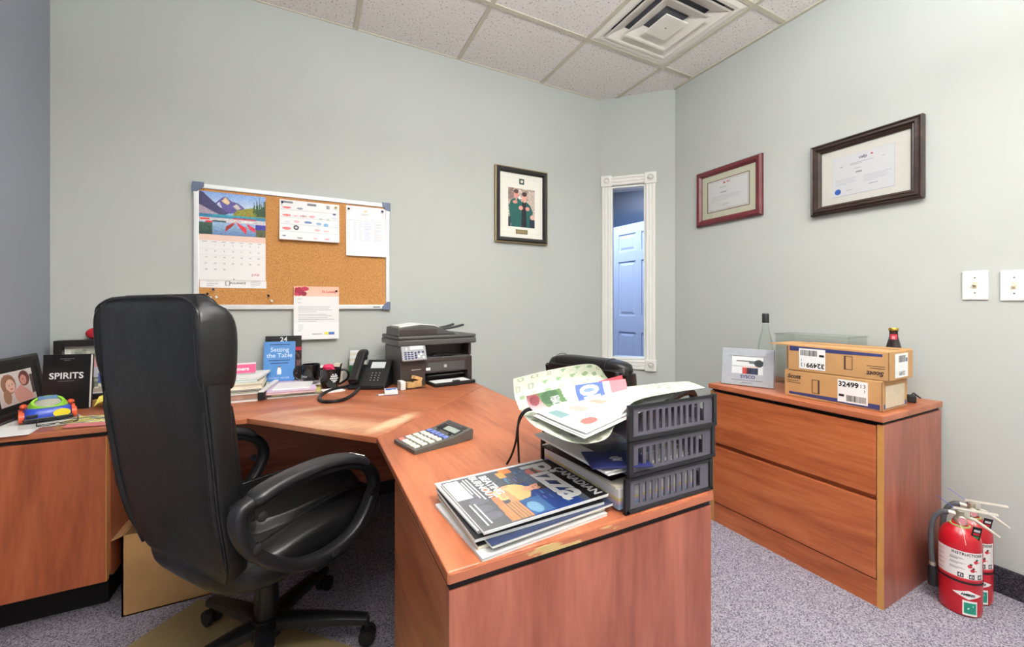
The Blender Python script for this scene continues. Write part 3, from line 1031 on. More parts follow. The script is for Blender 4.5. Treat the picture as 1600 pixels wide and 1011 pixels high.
def star_base(ch, a0, L=0.30):
    MB().box(-0.10, 0.10, -0.12, 0.12, 0.325, 0.365, 0.010).build('tilt_mechanism', 'black_matt', ch)
    MB().lathe([(0.022, 0.09), (0.022, 0.33)], 18).build('gas_column', 'black_matt', ch, True)
    MB().lathe([(0.030, 0.12), (0.034, 0.16), (0.032, 0.24), (0.030, 0.25)], 18).build('column_cover', 'black', ch, True)
    MB().lathe([(0.045, 0.075), (0.048, 0.10), (0.040, 0.128), (0.032, 0.132)], 20).build('hub', 'black', ch, True)
    for k in range(5):
        a = a0 + k * 2 * PI / 5
        mt = Matrix.Rotation(a, 4, 'Z')
        rings = []
        for i in range(7):
            t = i / 6
            x = 0.03 + (L - 0.03) * t
            zc = 0.108 - 0.030 * t ** 1.5
            rings.append([(x, p, zc + q) for p, q in ring2(0.030 - 0.010 * t, 0.020 - 0.006 * t, 12, 3)])
        lg = MB().loft(rings, mtx=mt).build('leg', 'black', ch, True)
        m = MB()
        for s2 in (-1, 1):
            m.lathe([(0.004, -0.009), (0.024, -0.008), (0.026, 0), (0.024, 0.008), (0.004, 0.009)], 18, mt @ Matrix.Translation((L, s2 * 0.014, 0.027)) @ Matrix.Rotation(PI / 2, 4, 'X'))
        m.lathe([(0.007, 0.03), (0.007, 0.085)], 10, mt @ Matrix.Translation((L, 0, 0)))
        m.build('caster', 'black_matt', lg, True)
star_base(chair, math.radians(127 - 37 + 90))

# --- the guest chair beyond the wing
gch = thing('guest_chair', 'low backed black leather chair behind the stacked letter trays', 'chair', (1.395, 1.575, 0), math.radians(17 - 90))
gb = gch
rings = []
for i in range(25):
    t = i / 24
    z = 0.46 + 0.375 * t
    e = min(t, 1 - t)
    cap_ = 1.0 if e > 0.06 else math.sqrt(max(0.0, 1 - ((0.06 - e) / 0.06) ** 2))
    w = interp([(0, 0.20), (0.3, 0.222), (0.9, 0.215), (1, 0.205)], t)
    rings.append([(a, -0.285 + 0.06 * (1 - t) + b, z) for a, b in ring2(w, 0.035 * (0.5 + 0.5 * cap_), 36, 6)])
MB().loft(rings).build('backrest', 'leather', gb, True)
rings = []
for i in range(21):
    t = i / 20
    x = -0.222 + 0.444 * t
    e = math.sqrt(max(0.0, 1 - abs(2 * t - 1) ** 7))
    rings.append([(x, -0.262 + a, 0.832 - 0.010 * abs(2 * t - 1) ** 3 + b) for a, b in ring2(max(0.050 * e, 0.003), max(0.032 * e, 0.003), 18, 3.4)])
MB().loft(rings).build('top_roll', 'leather_soft', gb, True)
MB().tube([(-0.205, -0.322, 0.818), (-0.1, -0.325, 0.822), (0.1, -0.325, 0.822), (0.205, -0.322, 0.818)], 0.003, 6).build('piping', 'leather_soft', gb, True)
for xx in (0.12, -0.16):
    MB().tube([(xx, -0.262 + 0.0585 * math.cos(a), 0.831 + 0.0345 * math.sin(a)) for a in [PI * k / 12 for k in range(13)]], 0.0016, 5).build('seam', 'gap', gb, True)
for s_ in (-1, 1):
    MB().loft([[(s_ * 0.213 + a, -0.275 + 0.06 * (1 - t) + b, 0.47 + 0.34 * t) for a, b in ring2(0.016, 0.040, 16, 3)] for t in (0, 0.25, 0.5, 0.75, 1)]).build('side_bolster', 'leather_soft', gb, True)
rings = []
for i in range(9):
    t = i / 8
    e = math.sqrt(max(0.0, 1 - abs(2 * t - 1) ** 2.6))
    rings.append([(a, 0.02 + b, 0.37 + 0.10 * t) for a, b in ring2(0.20 + 0.04 * e, 0.21 + 0.04 * e, 36, 4)])
MB().loft(rings).build('seat', 'leather_soft', gb, True)
for s_ in (-1, 1):
    P = smooth_path([(s_ * 0.272, a, b) for a, b in ((-0.235, 0.60), (-0.14, 0.648), (0.0, 0.678), (0.13, 0.688), (0.21, 0.668), (0.235, 0.61), (0.19, 0.50), (0.06, 0.415), (-0.10, 0.43), (-0.21, 0.52))], 5, True)
    MB().tube(P, 0.020, 10, True).build('arm', 'black', gb, True)
    MB().box(min(s_ * 0.19, s_ * 0.275), max(s_ * 0.19, s_ * 0.275), -0.02, 0.08, 0.385, 0.415, 0.004).build('arm_bracket', 'black_matt', gb)
    MB().box(min(s_ * 0.20, s_ * 0.272), max(s_ * 0.20, s_ * 0.272), -0.25, -0.215, 0.55, 0.59, 0.005).build('back_bracket', 'black_matt', gb)
star_base(gch, 0.4, 0.27)
# ================================================================== ON THE BACK WALL
BW, BH = 0.915, 0.612
bcx, bcz = -0.0355, 1.384
brd = thing('cork_board', 'aluminium framed cork notice board with blue grey corner caps', 'notice board', (bcx, YB - 0.001, bcz), WALL_B)
MB().box(-BW/2 + 0.012, BW/2 - 0.012, -BH/2 + 0.012, BH/2 - 0.012, 0, 0.012).build('cork_panel', 'cork', brd)
for x0, x1, y0, y1 in ((-BW/2, BW/2, BH/2 - 0.024, BH/2), (-BW/2, BW/2, -BH/2, -BH/2 + 0.024), (-BW/2, -BW/2 + 0.022, -BH/2 + 0.0245, BH/2 - 0.0245), (BW/2 - 0.022, BW/2, -BH/2 + 0.0245, BH/2 - 0.0245)):
    MB().box(x0, x1, y0, y1, 0, 0.020, 0.004).build('frame_rail', 'alu', brd)
for sx_ in (-1, 1):
    for sy_ in (-1, 1):
        a = 0.042
        pts = [(-0.004, -0.004), (a, -0.004), (a, 0.016), (0.030, 0.024), (0.024, 0.030), (0.016, a), (-0.004, a)]
        pts = [(-sx_ * x + sx_ * BW/2, -sy_ * y + sy_ * BH/2) for x, y in pts]
        if sx_ * sy_ < 0:
            pts = pts[::-1]
        MB().prism(pts, 0.0, 0.024, bev=0.002).build('corner_cap', 'cap_blue', brd)
for k in range(5):
    MB().box(BW/2 - 0.090 + k * 0.0075, BW/2 - 0.0845 + k * 0.0075, -BH/2 + 0.008, -BH/2 + 0.015, 0.0199, 0.0204).build('maker_mark', 'ink', brd)

def wall_sheet(name, label, cat, px0, px1, z0, z1, off=0.0135, rot=0.0, curl=0.0, cv=None, group=None):
    """a sheet of paper on the board: thin body plus its printed face"""
    cx_, cz = (px0 + px1) / 2, (z0 + z1) / 2
    w, h = px1 - px0, z1 - z0
    t = thing(name, label, cat, (cx_, YB - off, cz), (PI / 2, rot, 0), group)
    def fn(u, v):
        return ((u - 0.5) * w, (0.5 - v) * h, 0.0012 + curl * (v ** 2))
    m = MB()
    m.grid(lambda u, v: (fn(u, v)[0], fn(u, v)[1], fn(u, v)[2] - 0.0003), 4, 12)
    m.build('sheet', 'paper', t)
    cv.build('printed_face', w, h, t, mat='print', fn=fn)
    return t

# calendar
cal = thing('wall_calendar', 'wall calendar with a mountain lake and canoe photo', 'calendar', (-0.3345, YB - 0.0135, 1.445), WALL_B)
cv = Cv(130, 100, (150, 180, 215))
cv.grad(0, 0.45, (120, 160, 220), (214, 222, 226))
cv.poly([(0.15, 0.42), (0.27, 0.22), (0.33, 0.13), (0.39, 0.08), (0.44, 0.15), (0.50, 0.20), (0.58, 0.22), (0.70, 0.36), (0.75, 0.45), (0.2, 0.5)], (92, 84, 150))
cv.poly([(0.33, 0.20), (0.39, 0.10), (0.46, 0.22), (0.42, 0.28), (0.37, 0.24)], (226, 196, 150))
cv.poly([(0.50, 0.30), (0.55, 0.24), (0.62, 0.34), (0.56, 0.38)], (206, 190, 180))
cv.poly([(0.24, 0.32), (0.30, 0.22), (0.34, 0.36), (0.28, 0.38)], (196, 196, 222))
cv.poly([(0.0, 0.0), (0.07, 0.03), (0.30, 0.34), (0.44, 0.48), (0.36, 0.54), (0.0, 0.50)], (66, 62, 104))
cv.poly([(0.0, 0.30), (0.18, 0.44), (0.30, 0.52), (0.0, 0.58)], (168, 150, 168))
cv.poly([(0.50, 0.50), (0.55, 0.40), (0.68, 0.34), (0.80, 0.30), (1.0, 0.34), (1.0, 0.55), (0.50, 0.54)], (140, 140, 40))
r_ = np.random.RandomState(5)
for k in range(16):
    x = 0.82 + 0.18 * r_.rand(); hgt = 0.25 + 0.22 * r_.rand()
    cv.poly([(x - 0.025, 0.5), (x, 0.5 - hgt), (x + 0.025, 0.5)], (36, 62 + 30 * r_.rand(), 34))
for k in range(20):
    x = 0.52 + 0.34 * r_.rand(); hgt = 0.06 + 0.12 * r_.rand()
    cv.poly([(x - 0.014, 0.52), (x, 0.52 - hgt), (x + 0.014, 0.52)], (110 + 60 * r_.rand(), 128, 30))
cv.grad(0.52, 0.62, (40, 130, 160), (60, 120, 170), 0.0, 1.0)
cv.rect(0.2, 0.52, 0.85, 0.56, (50, 160, 175))
cv.rect(0.0, 0.60, 1.0, 0.70, (206, 200, 205))
cv.rect(0.02, 0.62, 0.16, 0.66, (226, 60, 50)).rect(0.1, 0.68, 0.2, 0.75, (224, 60, 70)).rect(0.2, 0.66, 0.4, 0.70, (60, 84, 80))
cv.rect(0.5, 0.58, 0.85, 0.61, (206, 70, 70)).rect(0.62, 0.64, 0.8, 0.67, (240, 240, 235))
cv.grad(0.72, 1.0, (70, 98, 80), (40, 70, 62), 0.0, 0.2)
cv.grad(0.75, 1.0, (150, 180, 205), (96, 130, 180), 0.2, 0.85)
cv.rect(0.85, 0.78, 1.0, 1.0, (92, 96, 60))
cv.poly([(0.54, 0.66), (0.40, 0.78), (0.38, 0.93), (0.42, 0.86)], (214, 40, 50))
cv.poly([(0.54, 0.66), (0.70, 0.80), (0.70, 0.96), (0.60, 0.80)], (222, 44, 66))
cv.poly([(0.40, 0.78), (0.54, 0.70), (0.46, 0.82), (0.39, 0.90)], (150, 40, 30))
cv.poly([(0.70, 0.68), (0.84, 0.80), (0.84, 0.90), (0.74, 0.82)], (222, 60, 90))
cv.rect(0.84, 0.70, 1.0, 0.82, (60, 60, 160))
cv.noise(9, 2)
w_ = 0.277
cv.build('photo_page', w_, 0.208, cal, (0, 0.105, 0.004), mat='print_gloss')
MB().box(-w_/2, w_/2, 0.001, 0.209, 0.0008, 0.0035).build('upper_leaf', 'paper', cal)
cv = Cv(140, 112, (240, 239, 237))
cv.rect(0, 0, 1, 0.13, (240, 208, 192))
cv.noise(2)
for i in range(7):
    cv.rect(0.06 + i * 0.135, 0.155, 0.12 + i * 0.135, 0.17, (190, 190, 195))
cvl = cv
for k in range(1, 6):
    cvl.rect(0.02, 0.18 + k * 0.135, 0.98, 0.184 + k * 0.135, (226, 226, 228))
cvl.build('date_page', w_, 0.222, cal, (0, -0.111, 0.0046))
MB().box(-w_/2, w_/2, -0.222, -0.0005, 0.0008, 0.0040).build('lower_leaf', 'paper', cal)
day = 1
for row in range(5):
    for c_ in range(7):
        if (row == 0 and c_ < 1) or day > 30:
            continue
        text(str(day), 0.0105, 'ink_grey', cal, (-w_/2 + 0.030 + c_ * 0.036, -0.050 - row * 0.030, 0.0050), name='date_number')
        day += 1
text('JUNE', 0.015, 'ink_red', cal, (0.095, -0.193, 0.0050))
cv = Cv(120, 18, (242, 241, 239))
cv.lines(0.1, 0.2, 0.3, 0.9, 3, (190, 190, 195), seed=1).lines(0.75, 0.1, 0.92, 0.9, 4, (190, 190, 195), seed=2)
cv.rect(0.37, 0.15, 0.44, 0.75, (150, 150, 155)).rect(0.385, 0.25, 0.425, 0.65, (242, 241, 239))
cv.build('sponsor_strip', 0.275, 0.040, cal, (0.004, -0.240, 0.0022))
MB().box(-0.134, 0.142, -0.260, -0.2205, 0.0006, 0.0018).build('backing_strip', 'paper', cal)
text('ALLIANCE', 0.013, 'ink', cal, (0.020, -0.236, 0.0026), bold=0.0003, spacing=1.15)
MB().ball((0.004, -0.216, 0.005), 0.0025, 0.0025, 0.001, 8, 6).build('eyelet', 'ink', cal)

cv = Cv(140, 104, (238, 238, 238))
cv.lines(0.03, 0.04, 0.40, 0.10, 1, (90, 92, 100), 0.8).lines(0.45, 0.05, 0.75, 0.12, 1, (90, 92, 100), 0.8)
cv.rect(0.77, 0.06, 0.83, 0.14, (150, 150, 155))
for v in (0.24, 0.42, 0.60, 0.78):
    cv.rect(0.02, v, 0.98, v + 0.008, (190, 190, 195))
for (u, v, w2, h2, c) in ((0.05, 0.17, 0.14, 0.05, (222, 90, 90)), (0.28, 0.17, 0.10, 0.05, (120, 130, 150)), (0.88, 0.24, 0.06, 0.05, (60, 66, 110)), (0.05, 0.36, 0.14, 0.05, (222, 96, 96)), (0.22, 0.37, 0.08, 0.03, (230, 160, 160)),
     (0.33, 0.36, 0.11, 0.04, (180, 130, 120)), (0.48, 0.35, 0.10, 0.05, (236, 140, 146)), (0.64, 0.39, 0.07, 0.05, (180, 190, 180)), (0.77, 0.39, 0.06, 0.05, (190, 195, 190)), (0.23, 0.50, 0.09, 0.06, (238, 180, 184)),
     (0.40, 0.50, 0.13, 0.06, (80, 104, 160)), (0.60, 0.51, 0.09, 0.07, (120, 160, 200)), (0.72, 0.52, 0.09, 0.09, (110, 170, 214)), (0.05, 0.68, 0.14, 0.07, (222, 100, 104)), (0.57, 0.68, 0.10, 0.06, (238, 170, 170)), (0.72, 0.70, 0.10, 0.04, (236, 180, 180)),
     (0.05, 0.88, 0.06, 0.04, (120, 130, 150)), (0.28, 0.92, 0.10, 0.04, (150, 140, 140)), (0.55, 0.90, 0.07, 0.05, (238, 190, 190)), (0.74, 0.90, 0.09, 0.05, (236, 150, 156)), (0.86, 0.34, 0.11, 0.06, (214, 216, 222)), (0.08, 0.52, 0.10, 0.06, (220, 222, 226))):
    cv.ell(u + w2 / 2, v + h2 / 2, w2 / 2, h2 / 2, c, 0.85)
cv.ell(0.27, 0.68, 0.045, 0.06, (36, 38, 40)).ell(0.27, 0.68, 0.02, 0.03, (210, 210, 210))
wall_sheet('logo_sheet', 'landscape sheet of small sponsor logos pinned at board centre', 'paper', -0.134, 0.152, 1.442, 1.654, curl=0.022, cv=cv, group='papers pinned to the cork board')
cv = Cv(110, 140, (240, 240, 241))
cv.ell(0.48, 0.10, 0.04, 0.025, (226, 206, 170)).lines(0.36, 0.15, 0.64, 0.20, 2, (176, 176, 170), seed=4).lines(0.3, 0.24, 0.7, 0.27, 1, (200, 200, 204))
cv.rect(0.04, 0.285, 0.96, 0.292, (186, 188, 192))
for k in range(12):
    v = 0.32 + k * 0.032
    for u0, u1, c in ((0.05, 0.10, (206, 208, 212)), (0.19, 0.26, (206, 208, 212)), (0.32, 0.40, (206, 208, 214)), (0.45, 0.63, (196, 204, 228)), (0.68, 0.92, (206, 208, 212))):
        cv.rect(u0, v, u0 + (u1 - u0) * (0.6 + 0.4 * ((k * 37 + int(u0 * 100)) % 10) / 10), v + 0.014, c)
wall_sheet('list_sheet', 'portrait sheet with a faint contact table pinned at board right', 'paper', 0.187, 0.402, 1.377, 1.659, curl=0.012, cv=cv, group='papers pinned to the cork board')
cv = Cv(110, 142, (238, 237, 236))
cv.grad(0, 0.19, (248, 190, 166), (244, 200, 180))
cv.ell(0.12, 0.10, 0.10, 0.08, (170, 40, 70)).ell(0.24, 0.05, 0.09, 0.04, (190, 50, 80)).ell(0.22, 0.14, 0.06, 0.045, (150, 36, 64)).ell(0.06, 0.15, 0.05, 0.03, (196, 60, 90))
cv.lines(0.08, 0.23, 0.28, 0.27, 1, (190, 190, 195)).lines(0.08, 0.30, 0.24, 0.34, 1, (190, 190, 195))
cv.lines(0.10, 0.38, 0.90, 0.50, 4, (186, 188, 192), seed=3).lines(0.10, 0.52, 0.90, 0.68, 5, (182, 184, 188), seed=6)
cv.rect(0, 0.68, 1, 1, (244, 244, 244)).lines(0.10, 0.72, 0.24, 0.86, 4, (200, 200, 204), seed=8)
cv.rect(0.40, 0.89, 0.62, 0.91, (186, 188, 192)).rect(0.66, 0.865, 0.76, 0.915, (232, 228, 90)).rect(0.76, 0.865, 0.89, 0.915, (70, 110, 190))
ltr = wall_sheet('letter_sheet', 'letter with a peach floral header hanging below the board frame', 'paper', -0.069, 0.150, 0.917, 1.200, off=0.0235, curl=0.006, cv=cv, group='papers pinned to the cork board')
text('St.Lewis', 0.021, 'ink_red', ltr, (0.058, 0.114, 0.003), shear=0.1)

def pin(px, py, mat, label, tilt=0.3):
    p = Yp(px, py, YB - 0.014)
    t = thing('push_pin', label, 'push pin', p, (PI / 2 + tilt, 0, 0.2), 'push pins on the cork board')
    MB().lathe([(0.0045, 0.004), (0.005, 0.006), (0.0032, 0.008), (0.0030, 0.014), (0.0052, 0.016), (0.0050, 0.018)], 12).build('grip', mat, t, True)
    MB().lathe([(0.0006, -0.003), (0.0006, 0.006)], 6).build('needle', 'chrome', t)
for px, py, mat, lab in ((333, 451, 'ink_navy', 'dark pin just below the calendar, topmost of four'), (324, 458, 'ink', 'leftmost dark pin under the calendar'), (329, 464, 'white', 'lowest white pin under the calendar'), (338, 463, 'white', 'rightmost white pin under the calendar'),
    (419, 461, 'ink', 'dark pin low on the board beside the floral letter'), (424, 469, 'white', 'white pin low on the board beside the floral letter'), (440.5, 315.5, 'ink_navy', 'navy pin at top left of the logo sheet'), (524, 324, 'gold', 'gold pin at top right of the logo sheet'),
    (544, 325.5, 'ink', 'dark pin at top left of the contact table sheet'), (596.5, 330, 'ink_navy', 'navy pin at top right of the contact table sheet'), (461.5, 449.5, 'ink_red', 'pin at top left of the floral letter'), (524.5, 453.5, 'ink', 'dark pin at top right of the floral letter')):
    pin(px, py, mat, lab)

# ------------------------------------------------------------------ framed pictures
def frame_rails(t, w, h, prof, mat, name='frame_rail'):
    """four mitred mouldings; prof: (distance from outer edge inwards, height off the wall)"""
    def corner(sx_, sy_, d):
        return (sx_ * (w / 2 - d), sy_ * (h / 2 - d))
    ends = [((-1, 1), (1, 1)), ((1, 1), (1, -1)), ((1, -1), (-1, -1)), ((-1, -1), (-1, 1))]
    for a, b in ends:
        rings = []
        for (sx_, sy_) in (a, b):
            rings.append([corner(sx_, sy_, d) + (z,) for d, z in prof])
        MB().loft(rings).build(name, mat, t)

ph = thing('framed_photo', 'black framed portrait of two figures in green jackets on the back wall', 'framed picture', (1.2965, YB - 0.001, 1.776), WALL_B)
PW, PH_ = 0.401, 0.508
frame_rails(ph, PW, PH_, [(0.0, 0.0), (0.0, 0.022), (0.006, 0.024), (0.007, 0.0)], 'gold_dull', 'gilt_edge')
frame_rails(ph, PW - 0.013, PH_ - 0.013, [(0.0, 0.0), (0.0, 0.024), (0.008, 0.030), (0.022, 0.028), (0.030, 0.018), (0.030, 0.0)], 'frame_black')
MB().box(-PW/2 + 0.03, PW/2 - 0.03, -PH_/2 + 0.03, PH_/2 - 0.03, 0.002, 0.010).build('mat_board', 'mat_white', ph)
frame_rails(ph, PW - 0.105, PH_ - 0.135, [(0, 0.010), (0, 0.0106), (0.002, 0.0106), (0.002, 0.010)], 'paper_cream', 'mat_line')
cv = Cv(84, 120, (186, 168, 156))
cv.noise(26, 4)
cv.rect(0.0, 0.0, 0.2, 0.3, (120, 90, 84), 0.6).rect(0.75, 0.05, 1.0, 0.5, (206, 190, 178), 0.6)
def figure(cv, cx_, top, s_, skin, hair):
    cv.poly([(cx_ - 0.30*s_, top + 0.46*s_), (cx_ - 0.20*s_, top + 0.30*s_), (cx_ - 0.06*s_, top + 0.24*s_), (cx_ + 0.08*s_, top + 0.24*s_), (cx_ + 0.22*s_, top + 0.32*s_), (cx_ + 0.33*s_, top + 0.50*s_), (cx_ + 0.28*s_, top + 0.62*s_), (cx_ + 0.2*s_, 1.0), (cx_ - 0.2*s_, 1.0), (cx_ - 0.28*s_, 0.60)], (22, 92, 86))
    cv.ell(cx_, top + 0.12*s_, 0.088*s_, 0.115*s_, skin)
    cv.ell(cx_, top + 0.05*s_, 0.092*s_, 0.06*s_, hair)
    cv.poly([(cx_ - 0.04*s_, top + 0.24*s_), (cx_ + 0.04*s_, top + 0.24*s_), (cx_ + 0.01*s_, top + 0.34*s_)], skin)
figure(cv, 0.30, 0.04, 0.92, (224, 150, 136), (84, 62, 58))
cv.rect(0.12, 0.62, 0.3, 1.0, (24, 88, 84))
figure(cv, 0.60, 0.09, 1.0, (226, 158, 142), (60, 46, 48))
cv.poly([(0.52, 0.36), (0.66, 0.36), (0.68, 1.0), (0.48, 1.0)], (26, 24, 34))
cv.ell(0.47, 0.50, 0.08, 0.055, (228, 160, 146)).ell(0.72, 0.51, 0.08, 0.05, (226, 156, 142)).ell(0.26, 0.36, 0.09, 0.04, (220, 150, 138)).ell(0.42, 0.24, 0.05, 0.04, (232, 232, 232))
cv.ell(0.90, 0.72, 0.08, 0.06, (224, 180, 168)).rect(0.80, 0.78, 1.0, 1.0, (28, 40, 60)).rect(0.0, 0.75, 0.1, 1.0, (40, 40, 56))
cv.noise(6)
cv.build('photo_print', 0.204, 0.262, ph, (0.0, -0.012, 0.0108), mat='print_gloss')
MB().box(-0.019, 0.019, 0.148, 0.186, 0.010, 0.0125, 0.001).build('badge', plain('dark_green_badge', (38, 70, 62), 0.6), ph)
MB().lathe([(0.010, 0.0), (0.010, 0.001)], 16).build('badge_disc', 'paper_cream', ph, loc=(0, 0.167, 0.0125))
MB().box(-0.045, 0.045, -0.190, -0.160, 0.010, 0.0125, 0.001).build('name_plate', plain('bronze_plate', (116, 108, 72), 0.4, 0.5), ph)
MB().box(-0.037, 0.037, -0.184, -0.166, 0.0125, 0.0131).build('plate_panel', 'gold_dull', ph)

# ================================================================== ON THE RIGHT WALL
c1 = thing('framed_certificate', 'small burgundy framed certificate with a cream mat', 'framed certificate', (XR - 0.001, 1.664, 1.805), WALL_R)
w_, h_ = 0.443, 0.358
frame_rails(c1, w_, h_, [(0.0, 0.0), (0.0, 0.016), (0.010, 0.028), (0.026, 0.026), (0.037, 0.014), (0.040, 0.012), (0.040, 0.0)], 'frame_cherry')
MB().box(-w_/2 + 0.038, w_/2 - 0.038, -h_/2 + 0.038, h_/2 - 0.038, 0.002, 0.008).build('mat_board', 'mat_cream', c1)
frame_rails(c1, w_ - 0.155, h_ - 0.155, [(0, 0.008), (0, 0.0088), (0.004, 0.0088), (0.004, 0.008)], 'frame_cherry', 'mat_line')
cv = Cv(130, 96, (236, 238, 236))
cv.lines(0.30, 0.24, 0.66, 0.30, 1, (196, 200, 200)).lines(0.32, 0.40, 0.64, 0.46, 1, (170, 172, 172), 0.6).lines(0.10, 0.52, 0.88, 0.70, 4, (214, 216, 214), seed=2).lines(0.38, 0.80, 0.56, 0.88, 2, (200, 200, 200), seed=3)
cv.rect(0.02, 0.03, 0.98, 0.04, (186, 170, 150)).rect(0.02, 0.96, 0.98, 0.97, (186, 170, 150)).rect(0.02, 0.03, 0.03, 0.97, (186, 170, 150)).rect(0.97, 0.03, 0.98, 0.97, (186, 170, 150))
cv.poly([(0.40, 0.08), (0.46, 0.115), (0.40, 0.16)], (196, 40, 56))
cv.build('certificate', w_ - 0.165, h_ - 0.165, c1, (0, 0, 0.0086))
text('RC', 0.018, 'ink_red', c1, (0.008, 0.075, 0.0092), bold=0.0004)
MB().box(-w_/2 + 0.04, w_/2 - 0.04, -h_/2 + 0.04, h_/2 - 0.04, 0.0115, 0.0125).build('glass', glass_mat('picture_glass', (250, 250, 250), 0.01), c1)

c2 = thing('framed_certificate', 'larger dark walnut framed certificate with a blue seal', 'framed certificate', (XR - 0.001, 0.966, 1.738), WALL_R)
w_, h_ = 0.434, 0.358
frame_rails(c2, w_, h_, [(0.0, 0.0), (0.0, 0.026), (0.006, 0.032), (0.012, 0.028), (0.016, 0.034), (0.024, 0.034), (0.030, 0.024), (0.034, 0.026), (0.044, 0.014), (0.044, 0.0)], 'frame_walnut')
MB().box(-w_/2 + 0.042, w_/2 - 0.042, -h_/2 + 0.042, h_/2 - 0.042, 0.002, 0.007).build('mat_board', 'mat_white', c2)
cv = Cv(150, 116, (232, 234, 236))
cv.rect(0.0, 0.0, 1.0, 0.012, (206, 208, 210)).rect(0, 0.985, 1, 1, (196, 196, 206)).rect(0, 0, 0.01, 1, (214, 216, 218)).rect(0.99, 0, 1, 1, (214, 216, 218))
cv.lines(0.30, 0.22, 0.72, 0.30, 2, (180, 182, 190), seed=1).lines(0.36, 0.36, 0.62, 0.40, 1, (190, 192, 200)).lines(0.40, 0.45, 0.60, 0.50, 1, (130, 132, 140), 0.6)
cv.lines(0.14, 0.26, 0.24, 0.29, 1, (150, 152, 170)).lines(0.80, 0.22, 0.92, 0.25, 1, (150, 152, 170))
cv.lines(0.06, 0.58, 0.44, 0.74, 4, (206, 208, 216), seed=5).lines(0.52, 0.58, 0.96, 0.76, 5, (206, 208, 216), seed=7)
cv.lines(0.24, 0.86, 0.44, 0.90, 1, (190, 192, 206)).lines(0.60, 0.80, 0.90, 0.84, 1, (160, 162, 180))
cv.ell(0.10, 0.87, 0.055, 0.07, (44, 96, 190))
cv.build('certificate', 0.245, 0.196, c2, (-0.004, -0.004, 0.0074))
text('cafp', 0.020, 'ink_navy', c2, (0.0, 0.070, 0.0080), bold=0.0003)
MB().lathe([(0.004, 0), (0.004, 0.0006)], 12).build('red_mark', 'ink_red', c2, loc=(0.034, 0.073, 0.0078))
MB().box(-w_/2 + 0.044, w_/2 - 0.044, -h_/2 + 0.044, h_/2 - 0.044, 0.0125, 0.0135).build('glass', glass_mat('picture_glass_large', (250, 250, 250), 0.01), c2)

def switch(y, z, w, label, toggle_z, n=1):
    t = thing('light_switch', label, 'light switch', (XR - 0.001, y, z), WALL_R)
    MB().box(-w/2, w/2, -0.0575, 0.0575, 0, 0.006, 0.0028).build('plate', 'white', t)
    for k in range(n):
        x = (k - (n - 1) / 2) * 0.046
        MB().box(x - 0.006, x + 0.006, -0.012, 0.012, 0.005, 0.0068).build('toggle_slot', 'ivory', t)
        MB().box(-0.0042, 0.0042, -0.004, 0.004, 0, 0.015, 0.001).build('toggle', 'ivory' if toggle_z else 'brass', t, loc=(x, 0.002 if toggle_z else -0.001, 0.005), rot=(0.5 if toggle_z else -0.35, 0, 0))
        for sy_ in (-1, 1):
            MB().lathe([(0.003, 0), (0.003, 0.001)], 10).build('screw', 'ink_grey', t, loc=(x, sy_ * 0.030, 0.0056))
switch(0.604, 1.177, 0.071, 'white wall plate with a small brownish stub, nearer the certificate', 0)
switch(0.5035, 1.172, 0.071, 'white switch plate with an ivory toggle at the photo edge', 1)
# ================================================================== ON THE DESK
# ------------------------------------------------------------------ printer (local x right, y back, z up)
pr = thing('printer', 'dark brown multifunction laser printer on the desk corner', 'printer', (0.600, 2.215, HD), math.radians(7))
PWD = 0.205
m = MB()
m.box(-PWD + 0.005, -0.075, -0.125, 0.145, 0.0, 0.205, 0.006)            # left tower under the control panel
m.box(-0.0749, PWD - 0.005, -0.02, 0.145, 0.0, 0.205, 0.004)             # rear block behind the output bay
m.box(PWD - 0.030, PWD - 0.004, -0.119, -0.0201, 0.0, 0.135, 0.005)      # right cheek
m.build('body', 'brown_prn', pr)
MB().box(-PWD, -PWD + 0.0052, -0.122, 0.14, 0.004, 0.200, 0.002).build('side_cover', 'grey_prn', pr)
MB().box(-0.0745, PWD - 0.031, -0.118, -0.021, 0.058, 0.132, 0.004).build('front_cover', 'brown_prn', pr)
MB().box(-0.060, PWD - 0.050, -0.1205, -0.1175, 0.066, 0.112, 0.002).build('cover_panel', 'grey_prn', pr)
MB().box(0.030, 0.048, -0.1218, -0.1203, 0.083, 0.100, 0.0005).build('logo_plate', 'panel_grey', pr)
text('hp', 0.014, 'ink_white', pr, (0.039, -0.1222, 0.0915), WALL_B, shear=0.15)
MB().box(-0.070, -0.046, -0.1215, -0.1175, 0.074, 0.088, 0.0005).build('rating_label', 'white', pr)
MB().box(-0.150, -0.100, -0.1262, -0.1245, 0.083, 0.086).build('model_name', 'ink_silver', pr)
MB().box(-0.0745, PWD - 0.012, -0.116, -0.021, 0.1325, 0.140, 0.003).build('output_shelf', 'grey_prn', pr)
m = MB()
m.prism([(-0.02, -0.100), (0.085, -0.112), (0.105, -0.095), (0.10, -0.03), (0.0, -0.03)], 0.146, 0.153)
m.prism([(-0.03, -0.115), (0.015, -0.118), (0.02, -0.10), (-0.02, -0.09)], 0.1405, 0.150)
m.build('paper_stop', 'black', pr)
MB().box(PWD - 0.022, PWD - 0.006, -0.112, -0.02, 0.1405, 0.206, 0.003).build('right_pillar', 'brown_prn', pr)
